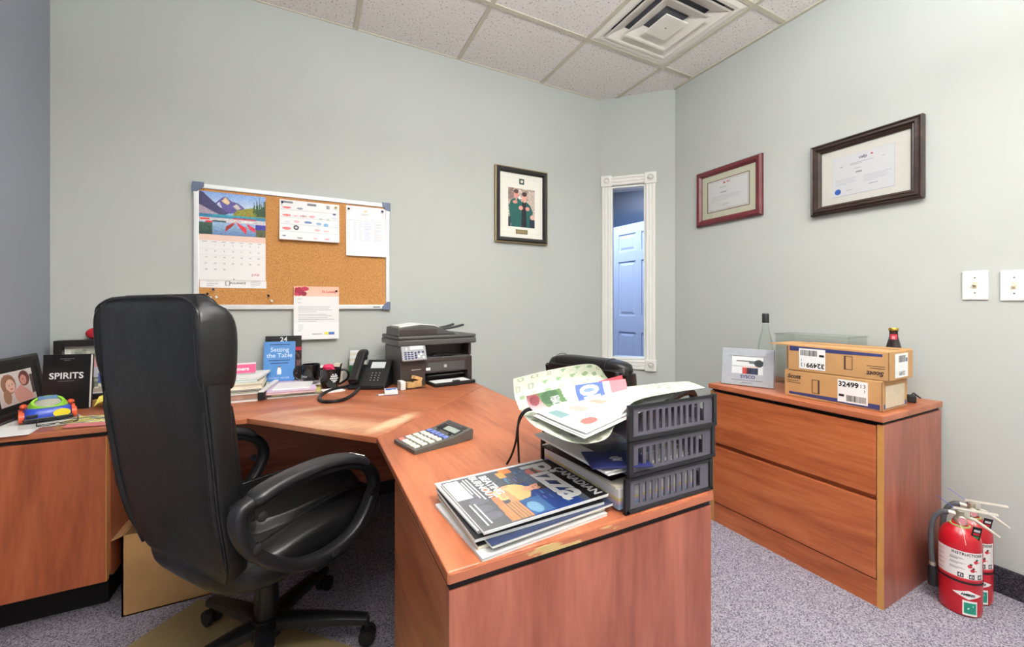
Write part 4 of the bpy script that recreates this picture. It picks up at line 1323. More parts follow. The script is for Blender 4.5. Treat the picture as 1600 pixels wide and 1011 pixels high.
# paper tray
m = MB()
m.box(-0.060, 0.170, -0.215, -0.020, 0.0, 0.010, 0.003)
m.box(-0.060, 0.170, -0.219, -0.205, 0.0, 0.020, 0.005)
m.box(-0.062, -0.053, -0.205, -0.03, 0.0, 0.016, 0.003).box(0.163, 0.172, -0.205, -0.03, 0.0, 0.016, 0.003)
m.build('paper_tray', 'black', pr)
m = MB().box(0.040, 0.078, -0.2205, -0.200, 0.010, 0.026, 0.003)
m.box(0.044, 0.074, -0.2245, -0.2195, 0.001, 0.006)
m.build('tray_catch', 'black_matt', pr)
MB().box(-0.050, 0.160, -0.10, -0.03, 0.038, 0.042, 0.001).build('dust_cover', 'grey_prn', pr)
# control panel
cp = MB().box(0, 0.128, 0, 0.084, 0, 0.014, 0.004).build('control_panel', 'panel_grey', pr, loc=(-PWD - 0.002, -0.150, 0.132), rot=(math.radians(68), 0, 0))
MB().box(0.044, 0.114, 0.056, 0.076, 0.0135, 0.0155, 0.001).build('display', 'lcd', cp)
for r in range(4):
    for c in range(3):
        MB().box(0.012 + c * 0.017, 0.024 + c * 0.017, 0.008 + r * 0.0105, 0.015 + r * 0.0105, 0.013, 0.0158, 0.001).build('key', 'ink_navy', cp)
for x, y, mt in ((0.070, 0.014, 'ink_navy'), (0.070, 0.026, 'ink_navy'), (0.070, 0.039, 'ink_navy'), (0.086, 0.020, 'ink_white'), (0.098, 0.030, 'ink_white'), (0.110, 0.014, 'ink_white'), (0.088, 0.042, 'ink_navy'), (0.110, 0.042, 'ink_navy')):
    MB().lathe([(0.0055, 0.013), (0.0055, 0.016)], 12).build('key', mt, cp, loc=(x, y, 0))
MB().box(0.024, 0.028, 0.054, 0.068, 0.0135, 0.0150).build('indicator', 'ink_white', cp)
# scanner and document feeder
MB().box(-PWD - 0.018, PWD + 0.012, -0.140, 0.150, 0.208, 0.238, 0.006).build('scanner_bed', 'grey_prn', pr)
MB().box(-PWD - 0.016, PWD + 0.012, -0.138, 0.150, 0.2395, 0.258, 0.007).build('scanner_lid', 'grey_prn', pr)
prf = [(-PWD - 0.016, 0.2585), (PWD - 0.10, 0.2585), (PWD - 0.12, 0.270), (0.030, 0.282), (-0.02, 0.306), (-0.10, 0.312), (-PWD - 0.014, 0.300)]
MB().prism(prf, -0.07, 0.128, Matrix(((1, 0, 0, 0), (0, 0, -1, 0.0), (0, 1, 0, 0), (0, 0, 0, 1))), bev=0.004).build('document_feeder', 'grey_prn', pr)
MB().box(-PWD - 0.008, -0.010, -0.1295, -0.1265, 0.264, 0.290, 0.001).build('feeder_cover', 'brown_prn', pr)
prt = [(-0.145 - 0.055, 0.3125), (-0.02, 0.3075), (-0.02, 0.3105), (-0.145 - 0.055, 0.3155)]
MB().prism([(-0.205, 0.3015), (-0.095, 0.3135), (-0.02, 0.3075), (0.02, 0.288), (0.02, 0.292), (-0.018, 0.311), (-0.095, 0.320), (-0.205, 0.308)], -0.050, 0.105, Matrix(((1, 0, 0, 0), (0, 0, -1, 0.0), (0, 1, 0, 0), (0, 0, 0, 1)))).build('feeder_sheen', 'white', pr)  # white colour stands in for light reflected off the feeder top
for y0, ln in ((-0.055, 0.175), (0.030, 0.155)):
    rings = []
    for i in range(9):
        t = i / 8
        rings.append([(0.0 + ln * t, y0 + a, 0.287 + 0.030 * t * t - 0.012 * t + b) for a, b in ring2(0.026 * (1 - 0.35 * t), 0.006, 12, 3)])
    MB().loft(rings).build('feeder_arm', 'black', pr, True)
pp = MB().box(-0.045, 0.155, -0.204, -0.10, 0.0115, 0.0155).build('paper_ream', 'paper')
tag(pp, 'thin pile of white paper in the printer tray', 'paper')
pp.location = (0.600, 2.215, HD); pp.rotation_euler = (0, 0, math.radians(7))

# ------------------------------------------------------------------ desk phone
tel = thing('desk_phone', 'black office desk phone with a white screen', 'phone', (0.288, 2.172, HD), math.radians(-25))
m = MB()
mt = Matrix(((0, 0, 1, 0), (1, 0, 0, 0), (0, 1, 0, 0), (0, 0, 0, 1)))    # profile y,z extruded along x
m.prism([(-0.085, 0.0), (0.06, 0.0), (0.075, 0.105), (0.055, 0.132), (-0.088, 0.014)], -0.030, 0.092, mt, bev=0.006)
m.build('base', 'black', tel)
MB().prism([(-0.080, 0.0), (0.06, 0.0), (0.065, 0.095), (0.045, 0.108), (-0.085, 0.012)], -0.092, -0.031, mt, bev=0.005).build('handset_cradle', 'black', tel)
ang = math.atan2(0.118, 0.143)
MB().prism([(-0.06, 0), (0.02, 0), (0.05, 0.06), (0.05, 0.10), (-0.06, 0.03)], -0.055, 0.055, mt).build('stand', 'black_matt', tel, loc=(0, 0.03, 0))
face = MB().box(-0.028, 0.090, 0.002, 0.178, 0, 0.003, 0.001).build('face_plate', 'black_matt', tel, loc=(0, -0.088, 0.0155), rot=(ang, 0, 0))
MB().box(-0.006, 0.064, 0.118, 0.160, 0.003, 0.0042, 0.0005).build('screen', 'lcd', face)
for r in range(4):
    for c in range(3):
        MB().box(0.006 + c * 0.018, 0.019 + c * 0.018, 0.032 + r * 0.0155, 0.042 + r * 0.0155, 0.003, 0.0055, 0.001).build('key', 'black', face)
        MB().box(0.0105 + c * 0.018, 0.0145 + c * 0.018, 0.0355 + r * 0.0155, 0.0395 + r * 0.0155, 0.0055, 0.0058).build('key_digit', 'ink_silver', face)
for x, y in ((-0.016, 0.035), (-0.016, 0.055), (-0.016, 0.075), (-0.016, 0.10), (0.072, 0.035), (0.072, 0.055), (0.072, 0.075), (0.078, 0.12), (0.078, 0.14), (-0.018, 0.125), (-0.018, 0.145)):
    MB().lathe([(0.0055, 0.003), (0.005, 0.0055)], 12).build('key', 'black', face, loc=(x, y, 0))
hp = smooth_path([(-0.064, -0.078, 0.040), (-0.064, -0.05, 0.070), (-0.064, 0.005, 0.125), (-0.064, 0.045, 0.158), (-0.064, 0.074, 0.164)], 5)
rings = []
for i, p in enumerate(hp):
    t = i / (len(hp) - 1)
    d = (hp[min(i + 1, len(hp) - 1)] - hp[max(i - 1, 0)]).normalized()
    w = d.cross(Vector((1, 0, 0)))
    e = 0.7 + 0.3 * abs(2 * t - 1)
    rings.append([p + Vector((1, 0, 0)) * a + w * b for a, b in ring2(0.025 * (0.8 + 0.2 * e), 0.019 * e, 16, 3.2)])
MB().loft(rings).build('handset', 'black', tel, True)
for p_ in ((-0.064, -0.062, 0.042), (-0.064, 0.062, 0.140)):
    MB().ball(p_, 0.023, 0.020, 0.018).build('handset_cup', 'black_matt', tel, True)
# coiled cord on the desk
path = smooth_path([Zp(545, 603, HD + 0.012), Zp(522, 608, HD + 0.008), Zp(505, 615, HD + 0.008), Zp(499, 623, HD + 0.008), Zp(508, 627.5, HD + 0.008), Zp(532, 625.5, HD + 0.008), Zp(549, 618, HD + 0.008), Zp(558, 610, HD + 0.010), Zp(562, 606, HD + 0.012)], 16)
cd = MB().tube(path, 0.0055, 8)
o = cd.build('coiled_cord', 'black_matt', tel)
o.matrix_parent_inverse = (Matrix.Translation(tel.location) @ tel.rotation_euler.to_matrix().to_4x4()).inverted()
m = MB()
for i in range(1, len(path) - 1):
    for f_ in (0.0, 0.5):
        p = path[i].lerp(path[i + 1], f_)
        d = (path[i + 1] - path[i - 1]).normalized()
        q = d.to_track_quat('Z', 'Y').to_matrix().to_4x4()
        m.lathe([(0.0052, -0.0012), (0.0072, -0.0004), (0.0072, 0.0004), (0.0052, 0.0012)], 8, Matrix.Translation(p) @ q, False)
o = m.build('cord_coils', 'black', tel, True)
o.matrix_parent_inverse = (Matrix.Translation(tel.location) @ tel.rotation_euler.to_matrix().to_4x4()).inverted()

# ------------------------------------------------------------------ mugs
def mug(loc, rz, label, r=0.043, h=0.100, flare=0.004):
    t = thing('mug', label, 'mug', loc, rz)
    MB().lathe([(r * 0.70, 0.0), (r * 0.80, 0.004), (r, h * 0.45), (r + flare, h), (r + flare - 0.003, h), (r - 0.004, h * 0.45), (r * 0.74, 0.008)], 28).build('cup', plain('glossy_black_glaze', (20, 19, 21), 0.12, coat=0.4), t, True)
    P = smooth_path([(r - 0.002, 0, h * 0.88), (r + 0.022, 0, h * 0.90), (r + 0.037, 0, h * 0.68), (r + 0.030, 0, h * 0.40), (r - 0.006, 0, h * 0.16)], 6)
    MB().tube(P, 0.0055, 10).build('handle', plain('glossy_black_handle', (20, 19, 21), 0.12, coat=0.4), t, True)
    return t
mg = mug((0.098, 2.232, HD), math.radians(-10), 'black mug with a white emblem holding pens', 0.047, 0.098, 0.006)
emb = [(-0.020, 0.010), (-0.012, 0.022), (0.0, 0.026), (0.012, 0.022), (0.020, 0.010), (0.016, -0.008), (0.0, -0.024), (-0.016, -0.008)]
def on_cup(pts, zc, r, a0):
    return [((r + 0.0012) * math.cos(a0 + x / r), (r + 0.0012) * math.sin(a0 + x / r), zc + y) for x, y in pts]
def cup_patch(t, x0, x1, z0, z1, r, a0, mat, name):
    MB().grid(lambda u, v: ((r + 0.0014) * math.cos(a0 + (x0 + (x1 - x0) * u) / r), (r + 0.0014) * math.sin(a0 + (x0 + (x1 - x0) * u) / r), z0 + (z1 - z0) * v), 6, 2).build(name, mat, t)
for x0, x1, z0, z1 in ((-0.016, 0.016, 0.060, 0.068), (-0.020, 0.020, 0.050, 0.057), (-0.014, 0.014, 0.041, 0.047), (-0.007, 0.007, 0.034, 0.039), (-0.010, -0.003, 0.070, 0.076), (0.003, 0.010, 0.070, 0.076)):
    cup_patch(mg, x0, x1, z0, z1, 0.0505, math.radians(-62), 'ink_silver', 'emblem')
mg2 = mug((0.012, 2.330, HD), math.radians(165), 'black mug with a small white script, by the book', 0.042, 0.112, 0.002)
text('Sysco', 0.017, 'ink_white', mg2, (0.0225, 0.0385, 0.055), (PI / 2, 0, math.radians(150)), shear=0.25)
# things standing in the pen mug
pk = thing('pink_cutter', 'pink plastic handle sticking out of the black mug', 'pen', (0.090, 2.235, HD + 0.085), 0.3)
MB().lathe([(0.017, 0.0), (0.024, 0.006), (0.027, 0.022), (0.020, 0.032), (0.006, 0.035)], 20).build('cap', 'pink', pk, True)
MB().tube([(0.0, -0.008, 0.026), (0.012, -0.030, 0.012), (0.016, -0.044, -0.006)], [0.008, 0.007, 0.006], 8).build('grip', 'pink', pk, True)
sp = MB().tube([(0, 0, -0.06), (0.018, 0.004, 0.025), (0.026, 0.006, 0.052)], [0.003, 0.006, 0.003], 8).build('marker_pen', 'black_matt', smooth=True)
sp.location = (0.125, 2.228, HD + 0.068)
tag(sp, 'dark pen leaning out of the black mug', 'pen')
wc_ = MB().box(-0.02, 0.02, -0.012, 0.012, 0, 0.105, 0.002).build('small_carton', 'paper_cream')
wc_.location = (0.145, 2.365, HD); wc_.rotation_euler = (0, 0, -0.3)
tag(wc_, 'small cream carton behind the pen mug', 'box')
wt = MB().lathe([(0.020, 0), (0.021, 0.06), (0.018, 0.088), (0.012, 0.092)], 20).build('white_tumbler', 'white', smooth=True)
wt.location = (0.066, 2.400, HD)
tag(wt, 'white cylinder standing between the two black mugs', 'bottle')
np_ = MB().box(-0.045, 0.045, -0.045, 0.045, 0, 0.004).build('note_pad', 'paper')
np_.location = (0.105, 2.150, HD); np_.rotation_euler = (0, 0, 0.25)
tag(np_, 'white note sheet in front of the pen mug', 'paper')
ch_ = thing('card_holder', 'clear acrylic card holder with a green card behind the phone', 'card holder', (0.245, 2.385, HD), -0.2)
m = MB()
m.box(-0.05, 0.05, 0.025, 0.028, 0, 0.18).box(-0.05, 0.05, -0.028, -0.025, 0, 0.10).box(-0.05, 0.05, -0.028, 0.028, 0, 0.003).box(-0.05, -0.047, -0.028, 0.028, 0, 0.12).box(0.047, 0.05, -0.028, 0.028, 0, 0.12)
m.build('holder', 'clear', ch_)
for k in range(5):
    MB().box(-0.044, 0.044, 0.018 - k * 0.007, 0.0195 - k * 0.007, 0.004, 0.165 - k * 0.014).build('card', ['paper', 'paper_cream', 'paper', 'paper_cream', 'paper'][k], ch_)
MB().box(-0.045, 0.012, -0.0225, -0.0205, 0.004, 0.088).build('green_card', 'green', ch_)
text('S', 0.030, 'ink_white', ch_, (-0.018, -0.0228, 0.060), WALL_B)

# ------------------------------------------------------------------ small things before the printer
bc = thing('business_card_box', 'little blue and white box of business cards by the printer', 'box', Zp(611, 614.5, HD), math.radians(-8))
MB().box(-0.029, 0.029, -0.045, 0.045, 0, 0.016, 0.001).build('box', 'paper', bc)
cv = Cv(24, 36, (236, 236, 234))
cv.poly([(0.1, 0.1), (0.9, 0.1), (0.9, 0.5), (0.6, 0.42), (0.4, 0.55), (0.1, 0.5)], (60, 90, 170))
cv.build('lid_print', 0.056, 0.088, bc, (0, 0, 0.0164))
MB().box(-0.0295, 0.0295, -0.0455, 0.0455, 0, 0.003).build('tray_base', 'ink_navy', bc)
bn = thing('acrylic_tray', 'clear acrylic tray of tan offcuts beside the printer', 'tray', Zp(643, 607, HD), math.radians(6))
m = MB()
m.box(-0.065, 0.065, -0.03, 0.03, 0, 0.002).box(-0.065, 0.065, -0.030, -0.028, 0, 0.035).box(-0.065, 0.065, 0.028, 0.030, 0, 0.045).box(-0.065, -0.063, -0.03, 0.03, 0, 0.045).box(0.063, 0.065, -0.03, 0.03, 0, 0.035)
m.build('tray', 'clear', bn)
MB().box(-0.063, -0.038, -0.027, 0.027, 0.002, 0.042, 0.001).build('white_card', 'paper', bn)
for k, (x, y, z, sx_, sy_, sz_, a, b_, lb) in enumerate(((-0.010, 0.0, 0.016, 0.022, 0.022, 0.013, 0.3, 0.1, 'darker square tan offcut in the acrylic tray'), (0.030, 0.0, 0.020, 0.020, 0.018, 0.015, -0.2, -0.1, 'middle tan offcut in the acrylic tray'), (0.028, 0.004, 0.046, 0.026, 0.013, 0.008, 0.5, 0.35, 'tilted tan offcut lying on top in the acrylic tray'))):
    o = MB().box(-sx_, sx_, -sy_, sy_, -sz_, sz_, 0.002).build('wood_offcut', 'tan')
    b0 = Zp(643, 607, HD)
    o.location = (b0.x + x, b0.y + y, HD + z + 0.003)
    o.rotation_euler = (0, b_, a)
    tag(o, lb, 'wood piece', 'tan offcuts')
pa, pb = Zp(586, 618, HD + 0.004), Zp(622, 614.2, HD + 0.004)
pen = thing('ballpoint_pen', 'white ballpoint pen lying before the business cards', 'pen', pa, 0)
def pen_part(t0, t1, r0, r1, mat, name):
    a, b = (pb - pa) * t0, (pb - pa) * t1
    MB().tube([a, b], [r0, r1], 10).build(name, mat, pen, True)
pen_part(0.0, 0.14, 0.001, 0.0038, 'ink_grey', 'tip')
pen_part(0.14, 0.95, 0.0042, 0.0042, 'white', 'barrel')
pen_part(0.95, 1.0, 0.0028, 0.0024, 'ink_grey', 'button')

# ------------------------------------------------------------------ calculator
q0, q1, q2 = Zp(628, 716, HD), Zp(727, 690, HD), Zp(624, 691, HD + 0.01)
ax = (q1 - q0); calc_rz = math.atan2(ax.y, ax.x)
cal_c = (Zp(628, 716, HD) + Zp(711, 672, HD + 0.02)) / 2
CL, CWD = 0.196, 0.132
ctr = Vector((0.3385, 1.203, HD))
calc = thing('calculator', 'olive grey desk calculator with a tilted screen on the wing', 'calculator', ctr, math.radians(14.5))
pf = [(-CL/2, 0.0), (0.04, 0.0), (CL/2, 0.004), (CL/2 + 0.002, 0.030), (CL/2 - 0.004, 0.036), (0.030, 0.021), (-CL/2, 0.012)]
MB().prism(pf, -CWD/2, CWD/2, Matrix(((1, 0, 0, 0), (0, 0, -1, 0), (0, 1, 0, 0), (0, 0, 0, 1))), bev=0.0025).build('body', 'calc', calc)
def ctop(x):
    if x < 0.030:
        return 0.012 + (x + CL/2) / (0.030 + CL/2) * 0.009, math.atan2(0.009, 0.128)
    return 0.021 + (x - 0.030) / (CL/2 - 0.034) * 0.015, math.atan2(0.015, 0.064)
for c in range(5):
    x = -0.082 + c * 0.0235
    for r in range(5):
        y = 0.046 - r * 0.0225
        z, a = ctop(x)
        mat = 'key_cream'
        if c == 4:
            mat = 'key_blue'
        if c == 0 and r == 0:
            mat = 'key_red'
        k = MB().box(-0.0085, 0.0085, -0.0075, 0.0075, -0.001, 0.0040, 0.0012).build('key', mat, calc, loc=(x, y, z), rot=(0, -a, 0))
z, a = ctop(0.060)
MB().box(-0.016, 0.016, -0.052, 0.052, -0.001, 0.0012).build('screen_bezel', 'black_matt', calc, loc=(0.055, 0, ctop(0.055)[0]), rot=(0, -a, 0))
MB().box(-0.011, 0.011, -0.046, 0.020, -0.001, 0.0018).build('screen', 'lcd_green', calc, loc=(0.055, 0.0, ctop(0.055)[0]), rot=(0, -a, 0))
MB().box(-0.006, 0.006, -0.05, 0.05, -0.001, 0.0014).build('solar_cell', plain('solar_cell', (58, 52, 54), 0.2), calc, loc=(0.082, 0, ctop(0.082)[0]), rot=(0, -a, 0))
for y in (-0.035, 0.03):
    MB().box(-0.003, 0.003, -0.006, 0.006, 0, 0.003).build('slide_switch', 'black', calc, loc=(0.033, y, ctop(0.033)[0]), rot=(0, -a, 0))
# ================================================================== MAGAZINES ON THE WING
ZM = HD + 0.036
Pbr, Ptr = Zp(756.6, 834, ZM), Zp(950, 774, ZM)
yv = (Ptr - Pbr).normalized()
xv = Vector((yv.y, -yv.x, 0))
MAGW, MAGH = 0.208, 0.272
mag_c = (Pbr + Ptr) / 2 - xv * MAGW / 2
mag_rz = math.atan2(xv.y, xv.x)
def magazine(label, z, th, dx, dy, da, cover, edge='paper', curl=0.0):
    c = mag_c + xv * dx + yv * dy
    t = thing('magazine', label, 'magazine', (c.x, c.y, z), mag_rz + da, 'magazines piled on the desk wing')
    m = MB()
    n = max(2, int(th / 0.0016))
    for k in range(n):
        j = RND.uniform(-0.0012, 0.0012)
        m.box(-MAGW/2 + j, MAGW/2 + j * 0.5, -MAGH/2 + j, MAGH/2 - j, th * k / n, th * (k + 0.82) / n)
    m.build('pages', edge, t)
    m = MB().box(-MAGW/2 - 0.001, MAGW/2 + 0.001, -MAGH/2 - 0.001, MAGH/2 + 0.001, th, th + 0.0006)
    m.build('cover', cover, t)
    return t, th + 0.0006
Z = HD
specs = [('lowest magazine of the pile, grey with its corner sticking out', 0.0055, 0.010, -0.012, 0.03, 'ink_silver', 'paper'),
         ('black covered magazine second from the bottom of the pile', 0.0070, -0.006, -0.004, -0.02, 'ink', 'paper_cream'),
         ('dark blue magazine in the middle of the pile', 0.0050, 0.007, 0.006, 0.035, plain('dark_blue_cover', (48, 60, 92), 0.35), 'paper'),
         ('black magazine under the white one in the pile', 0.0060, -0.004, -0.008, -0.03, 'ink', 'paper'),
         ('white magazine just under the pizza cover', 0.0055, -0.020, -0.004, 0.012, 'paper', 'paper')]
for lab, th, dx, dy, da, cvm, ed in specs:
    t, hh = magazine(lab, Z, th, dx, dy, da, cvm, ed)
    Z += hh + 0.0004
t, hh = magazine('top magazine with a pizza trade cover in black and blue', Z, 0.0045, 0, 0, 0, 'paper', 'paper')
Zc = 0.0045 + 0.0009
cv = Cv(126, 164, (86, 88, 94))
cv.grad(0.0, 1.0, (60, 66, 80), (96, 96, 98))
cv.rect(0.40, 0.22, 1.0, 0.62, (30, 58, 120)).rect(0.05, 0.18, 0.5, 0.42, (70, 84, 108))
r_ = np.random.RandomState(9)
for k in range(26):
    u, v = 0.1 + 0.85 * r_.rand(), 0.22 + 0.36 * r_.rand()
    cv.rect(u, v, u + 0.03 + 0.07 * r_.rand(), v + 0.012, (60 + 80 * r_.rand(), 110 + 60 * r_.rand(), 190), 0.7)
cv.rect(0, 0, 1, 0.16, (20, 20, 22))
cv.rect(0.0, 0.42, 0.12, 0.52, (210, 120, 60)).rect(0.06, 0.50, 0.2, 0.56, (226, 150, 80))
cv.ell(0.22, 0.26, 0.09, 0.07, (190, 90, 84)).rect(0.14, 0.24, 0.32, 0.27, (30, 26, 28))
cv.poly([(0.38, 0.52), (0.44, 0.47), (0.52, 0.455), (0.60, 0.47), (0.68, 0.51), (0.70, 0.60), (0.64, 0.62), (0.62, 0.72), (0.42, 0.72), (0.42, 0.60), (0.36, 0.58)], (198, 172, 118))
cv.poly([(0.47, 0.46), (0.53, 0.52), (0.58, 0.46), (0.56, 0.42), (0.49, 0.42)], (210, 150, 120))
cv.poly([(0.36, 0.57), (0.42, 0.59), (0.42, 0.64), (0.60, 0.67), (0.59, 0.70), (0.38, 0.67)], (212, 146, 114))
cv.poly([(0.64, 0.61), (0.70, 0.60), (0.69, 0.67), (0.44, 0.645), (0.45, 0.62)], (206, 138, 106))
cv.ell(0.525, 0.385, 0.058, 0.062, (214, 152, 122)).ell(0.53, 0.335, 0.068, 0.036, (46, 32, 30)).ell(0.585, 0.36, 0.02, 0.035, (46, 32, 30))
cv.ell(0.505, 0.385, 0.008, 0.007, (60, 40, 40)).ell(0.545, 0.385, 0.008, 0.007, (60, 40, 40)).ell(0.525, 0.418, 0.02, 0.007, (150, 80, 76))
cv.poly([(0.30, 0.72), (0.98, 0.72), (0.98, 0.79), (0.30, 0.76)], (170, 118, 88))
cv.rect(0.70, 0.46, 0.98, 0.62, (60, 96, 140)).ell(0.86, 0.56, 0.10, 0.05, (110, 150, 176))
for k in range(6):
    cv.rect(0.66 + 0.01 * k, 0.62 + 0.026 * k, 0.98, 0.638 + 0.026 * k, (206 - 10 * (k % 2) * 4, 130, 90))
for k in range(5):
    cv.ell(0.25 + 0.14 * k, 0.86 + 0.02 * (k % 2), 0.06, 0.07, (112, 112, 122), 0.7)
cv.rect(0.03, 0.875, 0.44, 0.985, (226, 226, 222)).lines(0.07, 0.89, 0.40, 0.97, 5, (160, 160, 166), seed=2)
cv.noise(4)
cv.build('cover_print', MAGW, MAGH, t, (0, 0, Zc), mat='print_gloss')
text('CANADIAN', 0.028, 'ink_silver', t, (0.022, 0.119, Zc + 0.0006), bold=0.0009)
text('Pizza', 0.092, 'ink_silver', t, (-0.006, 0.078, Zc + 0.0005), bold=0.0030, sx=1.0)
text('BEATING', 0.023, 'ink_white', t, (-0.046, -0.048, Zc + 0.0005), bold=0.0007)
text('BURNOUT', 0.023, 'ink_white', t, (-0.046, -0.069, Zc + 0.0005), bold=0.0007)
for k, (x, y, w2) in enumerate(((-0.045, -0.084, 0.10), (-0.050, -0.091, 0.09), (-0.055, -0.098, 0.06), (0.050, -0.112, 0.075), (0.052, -0.121, 0.080))):
    MB().box(x - w2/2, x + w2/2, y - 0.0014, y + 0.0014, Zc + 0.0003, Zc + 0.0006).build('cover_line', 'ink_white', t)

# ================================================================== LETTER TRAYS
TW, TD, TH_ = 0.246, 0.318, 0.066
def slot_panel(m, w, h, y0, y1, n, mtx=None):
    m.box(0, w, y0, y1, 0, 0.014, 0, mtx=mtx).box(0, w, y0, y1, h - 0.012, h, 0, mtx=mtx)
    m.box(0, 0.022, y0, y1, 0.0139, h - 0.0119, 0, mtx=mtx).box(w - 0.034, w, y0, y1, 0.0139, h - 0.0119, 0, mtx=mtx)
    p = (w - 0.056) / n
    for k in range(n - 1):
        x = 0.022 + p * (k + 1)
        m.box(x - 0.0042, x + 0.0042, y0, y1, 0.0138, h - 0.0118, 0, mtx=mtx)
tray_labels = ['bottom black slotted letter tray standing on the desk', 'middle black slotted letter tray of the three', 'top black slotted letter tray of the three']
tray_pose = [(0.556, 0.609, 0.0), (0.562, 0.606, 0.008), (0.559, 0.603, -0.006)]
for k in range(3):
    x, y, a = tray_pose[k]
    t = thing('letter_tray', tray_labels[k], 'letter tray', (x, y, HD + 0.001 + k * 0.0722), a, 'stacked letter trays')
    MB().box(0.002, TW - 0.002, 0.002, TD - 0.002, 0.0, 0.0035).build('tray_floor', 'tray', t)
    m = MB(); slot_panel(m, TW, TH_, 0.0, 0.0035, 11); m.build('slotted_end', 'tray', t)
    MB().box(0, TW, TD - 0.0035, TD, 0, 0.026).build('low_end', 'tray', t)
    MB().box(TW - 0.0035, TW, 0.004, TD - 0.004, 0, 0.030).build('low_back', 'tray', t)
    for yy in (0.0, TD):
        if yy == 0.0 or k < 2:
            MB().box(-0.005, 0.007, yy - 0.004, yy + 0.004, 0, TH_ + 0.004, 0.001).build('corner_post', 'tray_dark', t)
        MB().box(TW - 0.008, TW + 0.003, yy - 0.004, yy + 0.004, 0, TH_ + 0.004, 0.001).build('corner_post', 'tray_dark', t)
    MB().box(-0.005, TW + 0.003, -0.004, 0.0, 0, 0.007).build('bottom_lip', 'tray_dark', t)
    MB().box(-0.005, TW + 0.003, -0.003, 0.0, TH_ - 0.003, TH_ + 0.003).build('top_lip', 'tray_dark', t)

def sheet_stack(name, label, cat, x0, x1, y0, y1, z0, layers, rz=0.0, group=None):
    """layers: (thickness, material, dx, dy, part name)"""
    t = thing(name, label, cat, ((x0 + x1)/2, (y0 + y1)/2, z0), rz, group)
    z = 0
    w, d = (x1 - x0)/2, (y1 - y0)/2
    for th, mat, dx, dy, nm in layers:
        MB().box(-w + dx, w + dx, -d + dy, d + dy, z, z + th).build(nm, mat, t)
        z += th + 0.0002
    return t, z
zt = [HD + 0.001 + k * 0.0722 + 0.0038 for k in range(3)]
sheet_stack('form_pad', 'thick pad of forms with pastel edges in the bottom tray', 'paper', 0.548, 0.765, 0.622, 0.905, zt[0], [(0.010, plain('blue_tint_paper', (150, 170, 200), 0.8), 0, 0, 'forms'), (0.006, plain('lilac_tint_paper', (200, 180, 205), 0.8), 0, 0, 'forms'), (0.006, plain('yellow_tint_paper', (226, 214, 150), 0.8), 0, 0, 'forms'), (0.018, 'paper', 0, 0, 'forms'), (0.004, 'paper_cream', -0.004, 0.004, 'forms')])
sheet_stack('brochure', 'dark glossy brochure lying on the forms in the bottom tray', 'brochure', 0.540, 0.75, 0.66, 0.90, zt[0] + 0.0465, [(0.0022, plain('dark_glossy_brochure', (58, 48, 44), 0.25, var=0.5, vscale=18), 0, 0, 'sheet')], 0.10)
sheet_stack('sheet_pile', 'white sheets jutting out of the middle tray', 'paper', 0.520, 0.745, 0.625, 0.895, zt[1], [(0.003, 'paper', 0.0, 0, 'sheets'), (0.002, 'paper_cream', 0.010, 0.004, 'sheets'), (0.003, 'paper', -0.006, 0.002, 'sheets')], 0.02)
cv = Cv(60, 80, (70, 58, 38))
cv.noise(26, 5)
r_ = np.random.RandomState(4)
for k in range(30):
    cv.ell(r_.rand(), r_.rand(), 0.10 + 0.1 * r_.rand(), 0.08, [(156, 146, 40), (110, 40, 36), (66, 84, 36), (40, 34, 30)][k % 4], 0.7)
fl = thing('flyer', 'dark green and red food flyer in the middle tray', 'flyer', (0.665, 0.795, zt[1] + 0.0092), 0.05)
MB().box(-0.105, 0.10, -0.13, 0.10, 0, 0.0012).build('sheet', 'paper', fl)
cv.build('print', 0.204, 0.229, fl, (-0.0025, -0.015, 0.0015), mat='print_gloss')
bk = thing('passport_booklet', 'navy booklet with a silver crest in the middle tray', 'booklet', tuple(Zp(962, 719, zt[1] + 0.013)), math.radians(-22))
MB().box(-0.062, 0.062, -0.044, 0.044, 0, 0.004, 0.0008).build('cover', plain('navy_cover', (34, 40, 92), 0.4), bk)
m = MB()
m.box(-0.008, 0.008, -0.006, 0.010, 0.004, 0.0044).box(-0.013, 0.013, -0.002, 0.003, 0.004, 0.0044).box(-0.010, 0.010, -0.012, -0.009, 0.004, 0.0044)
m.build('crest', 'ink_silver', bk)

